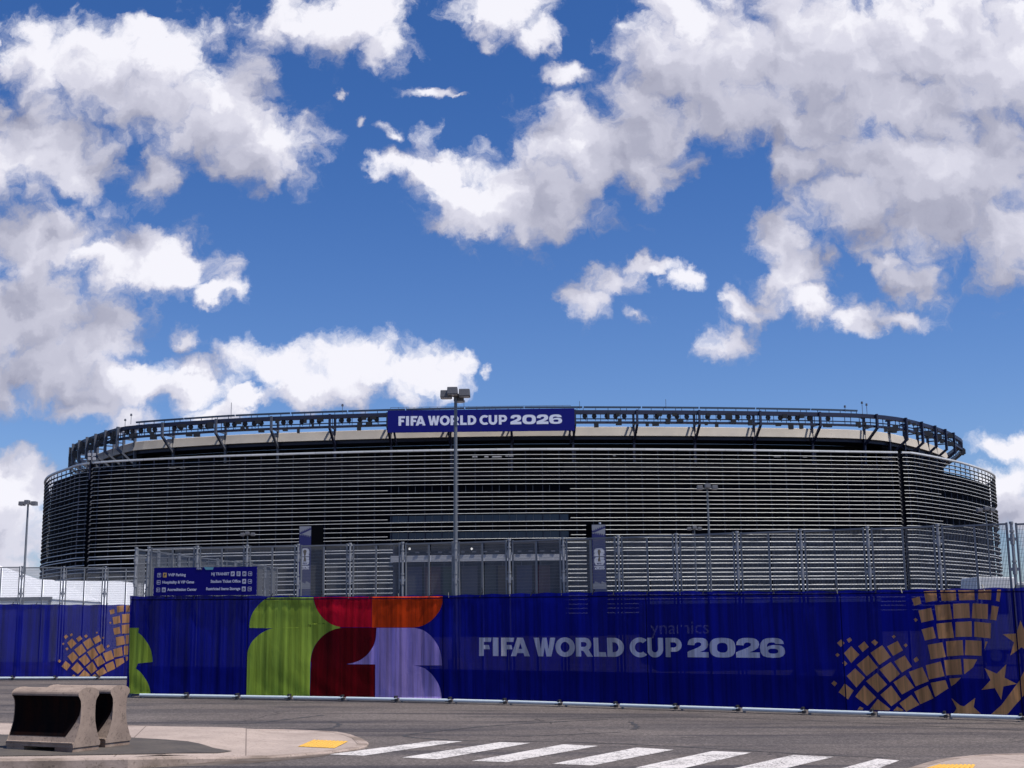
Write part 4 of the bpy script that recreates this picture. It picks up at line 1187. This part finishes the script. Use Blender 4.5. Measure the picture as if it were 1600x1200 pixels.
def sweep(mb, L, s0, s1, prof, step=2.2, close=True):
    """profile of (outward, height) points carried along the wall line"""
    n = max(1, int((s1 - s0) / step)); m_ = len(prof); vs = []
    for i in range(n + 1):
        q = s0 + (s1 - s0) * i / n
        p, nn_ = L.P(q), L.N(q)
        for (a, z) in prof: vs.append((p.x + nn_.x * a, p.y + nn_.y * a - 258, z))
    fs = []
    for i in range(n):
        for k in range(m_ if close else m_ - 1):
            k2 = (k + 1) % m_
            fs.append((i * m_ + k, (i + 1) * m_ + k, (i + 1) * m_ + k2, i * m_ + k2))
    if close: fs += [tuple(range(m_ - 1, -1, -1)), tuple(n * m_ + k for k in range(m_))]
    mb.add(vs, fs)
def sF(u, v=850): return FL.sh(u, v)[0]
def sR(u, v=650): return RL.sh(u, v)[0]
ROWS = [35.45,34.61,33.78,32.94,32.11,31.28,30.48,29.65,28.63,28.0,27.14,26.34,25.52,24.69,23.87,22.86,22.23,21.35,20.5,19.52,18.89,18.04,16.95,16.42,15.32,14.51,13.82,12.79,12.02,11.18,10.56,9.47,8.6,7.7,6.9,6.0,5.2,4.3]
PART = {28.63, 22.86, 19.52}
sL, sM1, sM2, sRt = FL.sh(139, 800)[0], FL.sh(606, 780)[0], FL.sh(891, 780)[0], FL.sh(1409, 760)[0]
sE1, sE2 = FL.sh(614, 890)[0], FL.sh(884, 890)[0]
sRb = FL.sh(1470, 770)[0]
s_end, s_beg = FL.S[-1] - 2, 2.0
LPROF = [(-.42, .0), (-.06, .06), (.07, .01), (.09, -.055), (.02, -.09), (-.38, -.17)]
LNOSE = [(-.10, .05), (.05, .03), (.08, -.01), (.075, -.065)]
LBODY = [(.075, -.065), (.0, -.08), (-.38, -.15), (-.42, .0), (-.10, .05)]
M_under = mat('louvre_underside_shade', (0.012, 0.013, 0.020), 0.6, spec=0.15)  # shade under and behind each nose is put into this dark colour
mb = MB(); RT = [(-.35, -.10), (-.35, .30), (.16, .30), (.20, .0), (.12, -.12)]
for a, b in ((s_beg, sL - .5), (sL + .5, sRt - .5), (sRt + .5, s_end)): sweep(mb, FL, a, b, [(x, z + 36.38) for x, z in RT])
mb.build('top_rail', M_alu, stad)
for zr in ROWS:
    segs = [(s_beg, sL - .55), (sL + .55, sRt - .55), (sRt + .55, s_end)]
    if zr in PART: segs = [(s_beg, sL - .55), (sL + .55, sM1), (sM2, sRt - .55), (sRt + .55, sRb)]
    elif zr < 18.5: segs = [(s_beg, sL - .55), (sL + .55, sE1), (sE2, sRt - .55), (sRt + .55, s_end)]
    mb = MB()
    kx, kz = (1.35, 1.8) if zr < 18.5 else (1.0, 0.88)
    for a, b in segs:
        mb.cur = 0; sweep(mb, FL, a, b, [(x * kx, z * kz + zr) for x, z in LNOSE], close=False)
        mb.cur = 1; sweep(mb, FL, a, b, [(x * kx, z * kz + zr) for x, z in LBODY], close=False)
    mb.cur = 0
    # bright end fins at the two seams
    for sx_ in (sL + .55, sRt - .55):
        p, nn_, t_ = FL.P(sx_), FL.N(sx_), FL.T(sx_)
        base = Vector((p.x, p.y - 258, zr))
        N3 = Vector((nn_.x, nn_.y, 0)); T3 = Vector((t_.x, t_.y, 0)) * (1 if sx_ > 0 and sx_ == sRt - .55 else -1)
        mb.add([base - N3 * .3 + T3 * .01, base + N3 * .15 + T3 * .01, base + N3 * .15 + T3 * .35 + Vector((0, 0, -.38)), base - N3 * .25 + T3 * .35 + Vector((0, 0, -.42))], [(0, 1, 2, 3)])
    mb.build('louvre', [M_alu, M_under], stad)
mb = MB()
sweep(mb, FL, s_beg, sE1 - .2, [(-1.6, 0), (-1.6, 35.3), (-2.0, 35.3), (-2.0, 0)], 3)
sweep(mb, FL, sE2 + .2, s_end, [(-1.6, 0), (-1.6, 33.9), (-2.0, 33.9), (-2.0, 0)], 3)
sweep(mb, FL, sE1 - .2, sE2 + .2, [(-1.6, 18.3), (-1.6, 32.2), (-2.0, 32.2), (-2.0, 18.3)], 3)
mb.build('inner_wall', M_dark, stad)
mb = MB()
s_ = s_beg
ms = []
while s_ < s_end:
    if abs(s_ - sL) > 1.2 and abs(s_ - sRt) > 1.2: ms.append(s_)
    s_ += 3.35
cnt = 0
for s_ in ms:
    vis = FL.P(s_)
    if vis.y > 345: continue
    mb = MB(); z_lo = 18.4 if sE1 < s_ < sE2 else 0.5
    sweep(mb, FL, s_ - .07, s_ + .07, [(-.62, z_lo), (-.62, 36.3), (-.44, 36.3), (-.44, z_lo)], 1)
    mb.build('mullion', M_navy, stad)
for sx_ in (sL, sRt):
    mb = MB(); sweep(mb, FL, sx_ - .45, sx_ + .45, [(-.9, 0), (-.9, 36.4), (-.35, 36.4), (-.35, 0)], 1)
    mb.build('seam_column', M_dark, stad)
# glazed bands where rows are left out, and the entrance bay
for z0, z1 in ((27.95, 29.45), (22.25, 23.65), (18.95, 20.3)):
    w_ = MB(); sweep(w_, FL, sM1 + .3, sM2 - .3, [(-1.0, z0), (-1.0, z1), (-1.2, z1), (-1.2, z0)], 3)
    wo = w_.build('window_band', M_wglass if z0 < 25 else M_dark, stad)
    w_ = MB(); q = sM1 + 2
    while q < sM2 - 1:
        sweep(w_, FL, q - .05, q + .05, [(-.97, z0), (-.97, z1), (-.90, z1), (-.90, z0)], 1); q += 3.35
    w_.build('window_mullions', M_grey, wo)
mb = MB(); sweep(mb, FL, sE1, sE2, [(-3.4, 0), (-3.4, 18.3), (-3.7, 18.3), (-3.7, 0)], 3)
ent = mb.build('entrance', M_eglass, stad)
mb = MB()
for q in (sE1 + .1, sE2 - .1): sweep(mb, FL, q - .1, q + .1, [(-3.4, 0), (-3.4, 18.3), (-.1, 18.3), (-.1, 0)], 1)
sweep(mb, FL, sE1, sE2, [(-3.4, 18.0), (-3.4, 18.25), (-.1, 18.25), (-.1, 18.0)], 3)
mb.build('surround', M_navy, ent)
zc0, zc1 = at(750, 876.5, 258).z, at(750, 866.5, 258).z
mb = MB(); sweep(mb, FL, sE1 - .4, sE2 + .4, [(.25, zc0), (.25, zc1), (-.1, zc1), (-.1, zc0)], 3); mb.build('canopy_fascia', M_white2, ent)
mb = MB(); q = sE1 + 2
while q < sE2 - 1:
    sweep(mb, FL, q - .07, q + .07, [(-3.39, 0), (-3.39, zc0), (-3.2, zc0), (-3.2, 0)], 1); q += 3.9
mb.build('door_mullions', M_grey, ent)
# hanging posters behind the glass
PC = [(0.02, 0.025, 0.09), (0.06, 0.012, 0.03), (0.012, 0.04, 0.02), (0.05, 0.05, 0.08), (0.02, 0.03, 0.03), (0.05, 0.03, 0.012)]
for k in range(8):
    q = sE1 + 2.2 + k * (sE2 - sE1 - 4.4) / 8
    pm = mat('entrance_poster', PC[k % 6], 0.6, var=0.5, vscale=0.5)
    mb = MB(); sweep(mb, FL, q, q + (sE2 - sE1 - 4.4) / 8 - .5, [(-3.15, zc0 - 7.0), (-3.15, zc0 - .8), (-3.19, zc0 - .8), (-3.19, zc0 - 7.0)], 5)
    mb.build('poster', pm, ent)
M_lit = bpy.data.materials.new('lit_downlight'); M_lit.use_nodes = True
M_lit.node_tree.nodes['Principled BSDF'].inputs['Emission Color'].default_value = (1, .97, .9, 1)
M_lit.node_tree.nodes['Principled BSDF'].inputs['Emission Strength'].default_value = 0.8
for u_ in (640, 737):
    p = at(u_, 857.5, 255.5) - SO_
    mb = MB(); mb.tube(p, p + Vector((0, .2, 0)), .22, n=10); mb.build('lit_lamp', M_lit, ent)
for k in range(14):
    q = sE1 + 2.6 + k * (sE2 - sE1 - 5) / 13; p, n_ = FL.P(q), FL.N(q)
    mb = MB(); mb.box(p.x - .4, p.x + .4, p.y - 258 - .5, p.y - 258 - .1, zc1 + .45, zc1 + .7); mb.build('small_lamp', M_grey, ent)
# upper bowl: recessed dark wall, soffit and pale parapet
Zp = lambda v, Y=272: at(950, v, Y).z
zt_p, zb_p = Zp(665.8), Zp(680.3)
mb = MB(); sweep(mb, RL, 1, RL.S[-1] - 1, [(-10, 0), (-10, zb_p - .8), (-10.4, zb_p - .8), (-10.4, 0)], 4); mb.build('bowl_wall', M_deck, stad)
mb = MB(); sweep(mb, RL, 1, RL.S[-1] - 1, [(-4.4, zb_p - .7), (-4.4, zb_p + .3), (-10.6, zb_p + .3), (-10.6, zb_p - .7)], 4); mb.build('soffit_beam', M_navy, stad)
for a, b in ((20, RL.sh(196, 690)[0]), (RL.sh(1408, 690)[0], RL.S[-1] - 20)):
    mb = MB(); sweep(mb, RL, a, b, [(-4.9, 28), (-4.9, zb_p + .2), (-5.3, zb_p + .2), (-5.3, 28)], 3)
    mb.build('end_wall', M_deck, stad)
mb = MB()
bays = [sR(u) for u in (256, 339, 425, 516, 606, 702, 799, 898, 995, 1092, 1187, 1280, 1368)]
cornR = [RL.sh(u, 670)[0] for u in (1414, 1459, 1487, 1504)]
cornL = [RL.sh(u, 680)[0] for u in (186, 152, 127, 113)]
allb = sorted(cornL + bays + cornR)
cornR += [(a_ + b_) / 2 for a_, b_ in zip(cornR[:-1], cornR[1:])]; cornL += [(a_ + b_) / 2 for a_, b_ in zip(sorted(cornL)[:-1], sorted(cornL)[1:])]
allb = sorted(cornL + bays + cornR)
extraR = [max(cornR) + 12 * k for k in (1, 2, 3)]; extraL = [min(cornL) - 12 * k for k in (3, 2, 1)]
edges = extraL + allb + extraR
for a, b in zip(edges[:-1], edges[1:]):
    if b - a < 3: continue
    sweep(mb, RL, a + .12, b - .12, [(-3.5, zb_p), (-3.9, zt_p - .1), (-4.0, zt_p), (-4.4, zt_p), (-4.5, zb_p)], 4)
mb.build('parapet', M_beige, stad)
zr1, zr0 = at(950, 634.8, 269).z, at(950, 637.4, 269).z
zb1, zb0 = at(950, 641.0, 269).z, at(950, 645.0, 269).z
zbar = at(950, 654.2, 269).z; zlow = at(950, 659.8, 269).z; zli = at(950, 650.2, 269).z
rs0, rs1 = sR(212), sR(1341)
mb = MB(); q = rs0
while q < rs1 - 8:
    sweep(mb, RL, q, min(q + 12.0, rs1), [(-.1, zr0), (-.1, zr1), (-.5, zr1), (-.5, zr0)], 3); q += 12.3
sweep(mb, RL, rs0, rs1, [(-.2, zb1 + .0), (-.2, zb1 + .06), (-.26, zb1 + .06), (-.26, zb1)], 4)
q = rs0 + .8
while q < rs1: 
    sweep(mb, RL, q - .05, q + .05, [(-.25, zb1), (-.25, zr0), (-.35, zr0), (-.35, zb1)], 1); q += 1.3 if int(q) % 3 == 0 else 2.6
mb.build('handrail', mat('teal_grey_rail', (0.05, 0.075, 0.11), 0.4, metal=0.3), stad)
q0_, q1_ = edges[0], edges[-1]
mb = MB()
sweep(mb, RL, q0_, q1_, [(-.0, zb0 - .25), (-.0, zb1), (-.9, zb1), (-.9, zb0 - .25)], 4)
sweep(mb, RL, q0_, q1_, [(-.3, zbar - .11), (-.3, zbar + .11), (-.45, zbar + .11), (-.45, zbar - .11)], 4)
sweep(mb, RL, q0_, q1_, [(-.0, zlow - .2), (-.0, zlow + .2), (-.9, zlow + .2), (-.9, zlow - .2)], 4)
rr_ = random.Random(11)
q = q0_
while q < q1_:
    sweep(mb, RL, q - .05, q + .05, [(-.05, zlow), (-.05, zb0), (-.2, zb0), (-.2, zlow)], 1); q += rr_.choice((1.4, 2.1, 2.8))
mb.build('lighting_catwalk', M_navy, stad)
nfl = 0
M_fl = mat('floodlight_black', (0.01, 0.01, 0.014), 0.5)
for a, b in zip(edges[2:-2], edges[3:-1]):
    L_ = b - a
    if L_ < 4: continue
    for k in range(5):
        if nfl >= 96: break
        q = a + 1.2 + (L_ - 2.4) * (k + .5 + .15 * math.sin(a + k * 2)) / 5
        p, n_ = RL.P(q), RL.N(q)
        c = Vector((p.x - n_.x * .35, p.y - n_.y * .35 - 258, zli)); d = Vector((n_.x, n_.y, -.25)) * .25
        mb = MB(); mb.tube(c - d, c + d, .52, .45, 10); mb.bar(c, c + Vector((0, 0, 1.0)), .16)
        mb.bar(c + Vector((0, 0, -.35)), c + Vector((.25, 0, -.9)), .12)
        mb.build('floodlight', M_fl, stad); nfl += 1
    for k in range(6):
        q = a + 1.0 + (L_ - 2.5) * rr_.random(); p, n_ = RL.P(q), RL.N(q)
        w_ = rr_.uniform(.2, .7); z1_ = rr_.choice((zbar, zlow + .1, zb0)); hh = rr_.uniform(.6, 1.3)
        mb = MB(); mb.box(p.x - w_, p.x + w_, p.y - 258 - .2, p.y - 258 + .5, z1_ - hh, z1_); mb.build('speaker_box', M_fl, stad)
# brackets: outer post, arm, strut and inner post
zo0 = at(950, 663, 268).z - .3
for q in edges:
    p, n_, t_ = RL.P(q), RL.N(q), RL.T(q)
    N3 = Vector((n_.x, n_.y, 0)); b0 = Vector((p.x, p.y - 258, 0)) + N3 * .35
    Zv = lambda z: Vector((0, 0, z))
    mb = MB()
    ex_ = 2.4 if (q > max(bays) + 1 or q < min(bays) - 1) else 0.6
    mb.bar(b0 + Zv(zlow - ex_), b0 + Zv(zb1 + .05), .42, .55, upv=N3)
    mb.bar(b0 + Zv(zb1 - .2), b0 - N3 * 5 + Zv(zb1 - .1), .35)
    mb.bar(b0 + Zv(zlow - ex_ + .2), b0 - N3 * 4.2 + Zv(zb_p - .6 - ex_), .45)
    mb.bar(b0 + Zv(zlow), b0 - N3 * 4 + Zv(zlow), .25)
    mb.bar(b0 - N3 * 4.6 + Zv(33), b0 - N3 * 4.2 + Zv(zb1), .42, .55, upv=N3)
    mb.build('bracket', M_navy if q > sR(500) else M_grey, stad)  # lighter grey puts the sunlight on the left brackets into their colour
# thin aerials on the rim
for u_, v0, v1, ball in ((205, 660, 649, 1), (196, 664, 657, 1), (361, 650, 629, 0), (535, 643, 634, 1), (1041, 636, 624, 0), (1348, 644, 630, 1), (1355, 644, 633, 1), (1321, 641, 636, 1), (725, 638, 628, 1), (906, 636, 627, 0)):
    q = sR(u_); p = RL.P(q); z0 = at(u_, v0, p.y).z - .4; z1_ = at(u_, v1, p.y).z
    mb = MB(); mb.bar((p.x, p.y - 258, z0), (p.x, p.y - 258, z1_), .09)
    if ball: mb.tube((p.x, p.y - 258, z1_ - .1), (p.x, p.y - 258, z1_ + .35), .25, .2, 8)
    mb.build('aerial', M_grey, stad)
# cluster of square lamps at the left seam
mb = MB(); p = FL.P(sL); N3 = FL.N(sL)
mb.bar((p.x + N3.x * .3, p.y + N3.y * .3 - 258, 33), (p.x + N3.x * .3, p.y + N3.y * .3 - 258, at(143, 705, p.y).z), .25)
cl = mb.build('lamp_mast', M_navy, stad)
for (uu, vv) in ((139.5, 710), (147, 710), (139.5, 716.5), (147, 716.5)):
    c = at(uu, vv, p.y - .8) - SO_
    mb = MB(); mb.box(c.x - .28, c.x + .28, c.y - .1, c.y + .2, c.z - .28, c.z + .28); mb.build('square_lamp', M_white2, cl)
# odd lit things just under the rail
for u_, v_, w_ in ((742, 713.5, 1.0), (760, 713.5, .8), (776, 713.5, 2.0), (796, 712, 1.6), (960, 711.5, .5), (1215, 713, 1.4), (1258, 713.5, .8), (268, 731, 1.5), (285, 730.5, .9), (1385, 715, 1.6)):
    c = at(u_, v_, 262) - SO_; yy = FL.P(FL.sh(u_, v_)[0]).y - 258 + 1.2
    c = at(u_, v_, yy + 258) - SO_
    mb = MB(); mb.box(c.x - w_ / 2, c.x + w_ / 2, c.y, c.y + .3, c.z - .14, c.z + .14); mb.build('concourse_fitting', M_white2, stad)
# far side so the ring is closed from other viewpoints
mb = MB(); far = Line([(-96, 440), (-70, 478), (-30, 494), (10, 496), (60, 486), (100, 440)])
pts = [far.P(far.S[-1] * i / 30) for i in range(31)]
vs = [(p.x, p.y - 258, z) for p in pts for z in (0, 40)]
mb.add(vs, [(2 * i, 2 * i + 1, 2 * i + 3, 2 * i + 2) for i in range(30)])
mb.build('far_wall', M_dark, stad)

# ------------------------------------------------------------------ rooftop sign board
M_board = mat('board_blue', (0.008, 0.011, 0.165), 0.7, spec=0.1, var=0.06, vscale=0.3)
M_bwhite = mat('board_lettering', (0.72, 0.74, 0.86), 0.6)
TL, TR = at(606.5, 641.5, 266.5), at(897.5, 637, 266.5)
BL_, BR_ = at(605.5, 676, 266.5), at(898, 671.5, 266.5)
rs = empty('rooftop_sign', (TL.x, TL.y, BL_.z), 0, label='wide blue board with white world cup lettering on the stadium rim', cat='sign board')
Hb, Wb = TL.z - BL_.z, BR_.x - BL_.x
rs.location = BL_
mb = MB(); mb.box(0, Wb, 0, .35, 0, Hb); mb.build('board', M_board, rs)
def bpos(x, z, y=-.02): return Vector((x, y, z))
sx_ = lambda u: (u - 605.5) / (898 - 605.5) * Wb
mb = MB()
for x in (sx_(751.5), sx_(644)): mb.box(x - .03, x + .03, -.012, -.002, .05, Hb - .05)
mb.build('seam', M_ink, rs)
for ch, x0, x1 in WORDMARK:
    ua = 622.6 + (x0 - 35) / (1560 - 35) * (878.6 - 622.6); ub = 622.6 + (x1 - 35) / (1560 - 35) * (878.6 - 622.6)
    za = Hb * 0.305; zb = Hb * 0.735
    laid('letter', glyph(ch, sx_(ua), sx_(ub), za, zb), lambda a, b: bpos(a, b), M_bwhite, rs)
mb = MB(); 
for z in (Hb + .62, Hb + .3): mb.box(.6, Wb - .8, .1, .18, z, z + .07)
for k in range(24): x = .6 + (Wb - 1.4) * k / 23; mb.box(x - .035, x + .035, .1, .18, Hb, Hb + .68)
mb.build('handrail', M_grey, rs)
for x in (sx_(615), sx_(700), sx_(799), sx_(890)):
    mb = MB(); mb.bar((x, .5, .6), (x + .3, 3.6, -2.2), .35); mb.bar((x, .4, Hb * .7), (x, 2.5, Hb * .7), .3); mb.build('strut', M_navy, rs)

# ------------------------------------------------------------------ entrance pylons with the cup emblem
M_pblue = mat('pylon_blue', (0.006, 0.010, 0.10), 0.7, var=0.08, vscale=0.4)
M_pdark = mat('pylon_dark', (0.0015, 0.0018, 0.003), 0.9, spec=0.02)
M_pgrey = mat('pylon_mosaic_grey', (0.20, 0.21, 0.25), 0.6)
M_pwhite = mat('pylon_emblem_white', (0.62, 0.64, 0.72), 0.6)
M_pgold = mat('pylon_cup_gold', (0.12, 0.09, 0.05), 0.5)
def pylon(uF0, uF1, uS, v_top, Y, label):
    a, b, c = at(uF0, v_top, Y), at(uF1, v_top, Y), at(uS, v_top, Y + 2.5)
    H = a.z
    root = empty('entrance_pylon', (a.x, Y, 0), 0, label=label, cat='pylon', group='pylons beside the stadium entrance')
    Wf = b.x - a.x; D_ = abs(c.x - (b.x if uS > uF1 else a.x)) + .2
    mb = MB()
    if uS > uF1: foot = [(0, 0), (Wf, 0), (Wf + D_, 2.5), (D_, 2.9)]
    else: foot = [(0, 0), (Wf, 0), (Wf - .3, 2.9), (-D_, 2.5)]
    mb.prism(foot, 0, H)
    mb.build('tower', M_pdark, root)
    mb = MB(); mb.box(.06, Wf - .06, -.06, -.003, .2, H - .1); mb.build('banner', M_pblue, root)
    fz = lambda v: at((uF0 + uF1) / 2, v, Y).z
    f = lambda x, z: Vector((x, -.075, z)); f2_ = lambda x, z: Vector((x, -.088, z))
    # grey mosaic head with toothed blue bands
    zt, z1_, z2_ = H - .12, fz(v_top + 10), fz(v_top + 20)
    lp = [(.08, zt), (Wf - .08, zt), (Wf - .08, z1_ + 1.0)]
    n = 7
    for k in range(n): 
        x = (Wf - .08) - (Wf - .16) * (k + .5) / n; zz = z1_ + 1.0 - .9 * (k + .5) / n
        lp += [(x + .1, zz - .0), (x + .1, zz - .22), (x - .1, zz - .26), (x - .1, zz - .04)]
    lp += [(.08, z1_ + .1)]
    laid('mosaic', fill([lp]), f, M_pgrey, root)
    lp = [(.08, z1_ - .4), (Wf * .3, z1_ - .25), (Wf - .08, z1_ + .45)]
    for k in range(n):
        x = (Wf - .08) - (Wf - .16) * (k + .5) / n; zz = z2_ + .15 + .5 * (k + .5) / n
        lp += [(x + .12, zz + .25), (x + .12, zz), (x - .10, zz + .04), (x - .10, zz + .28)]
    laid('mosaic', fill([lp]), f, M_pgrey, root)
    lp = []
    zq = fz(916)
    for k in range(8): x = .08 + (Wf - .16) * k / 8; lp += [(x, zq + .5 + .5 * ((k * 3) % 4) / 4), (x + (Wf - .16) / 8 - .04, zq + .5 + .5 * ((k * 3) % 4) / 4)]
    laid('mosaic', fill([lp + [(Wf - .08, zq - .5), (.08, zq - .5)]]), f, M_pgrey, root)
    e1, e0 = fz(857), fz(883)
    cx = Wf * .50; wE = Wf * .72; mid = (e0 + e1) / 2
    def two(cx, w_, z0, z1): # rounded block with a bite at the left
        h = z1 - z0
        return [(cx - w_ / 2, z0), (cx + w_ / 2, z0), (cx + w_ / 2, z0 + h * .12), (cx + w_ * .38, z0 + h * .2), (cx + w_ / 2, z0 + h * .35)] + arc(cx + w_ * .5 - h * .38, z1 - h * .38, h * .38, h * .38, 0, 90, 6) + arc(cx - w_ * .5 + h * .38, z1 - h * .38, h * .38, h * .38, 90, 180, 6) + [(cx - w_ / 2, z0 + h * .5), (cx - w_ * .40, z0 + h * .42), (cx - w_ / 2, z0 + h * .3)]
    def six(cx, w_, z0, z1):
        h = z1 - z0
        return [(cx - w_ / 2, z1 - h * .25)] + arc(cx - w_ * .5 + h * .38, z0 + h * .38, h * .38, h * .38, 180, 270, 6) + arc(cx + w_ * .5 - h * .38, z0 + h * .38, h * .38, h * .38, 270, 360, 6) + [(cx + w_ / 2, z0 + h * .62), (cx + w_ * .40, z0 + h * .70), (cx + w_ / 2, z1 - h * .15), (cx + w_ * .44, z1), (cx - w_ * .34, z1)]
    laid('emblem_number', merge([fill([two(cx, wE, mid + .06, e1)]), fill([six(cx, wE, e0, mid - .06)])]), f, M_pwhite, root)
    cup = [(-.06, 0), (.12, 0), (.10, .12), (.05, .3), (.04, .5), (.10, .68), (.13, .84), (.08, .98), (-.08, .98), (-.13, .84), (-.10, .68), (-.04, .5), (-.05, .3), (-.10, .12), (-.12, 0)]
    hc = (e1 - e0) * .72; zc = e0 + (e1 - e0) * .22
    laid('cup', fill([[(cx + x * hc * 1.1, zc + z * hc) for x, z in cup]]), f2_, M_pgold, root)
    laid('lettering', text_flat('FIFA', .42, cx, e0 + .12, 'CENTER', bold=.01), f2_, M_pblue, root)
    vs, fs = text_flat('2026', .75, cx, fz(889.5), 'CENTER', bold=.03, xs=1.0)
    w_ = max(p[0] for p in vs) - min(p[0] for p in vs); vs = [(cx + (x - cx) * wE / w_, y) for x, y in vs]
    laid('lettering', (vs, fs), f, M_pwhite, root)
    mb = MB(); mb.box(cx - wE / 2, cx + wE / 2, -.07, -.062, fz(885.6), fz(884.2)); mb.build('lettering', M_pwhite, root)
    return root
pylon(467.5, 487, 504, 821.5, 243, 'left entrance pylon with blue cup emblem banner and its dark side to the right')
o = pylon(924, 946, 917, 819, 243, 'right entrance pylon with blue cup emblem banner and its dark side to the left')
mb = MB(); mb.tube((1.6, .5, at(935, 819, 243).z), (1.6, .5, at(935, 816, 243).z), .18, .22, 8); mb.build('camera_dome', M_pwhite, o)
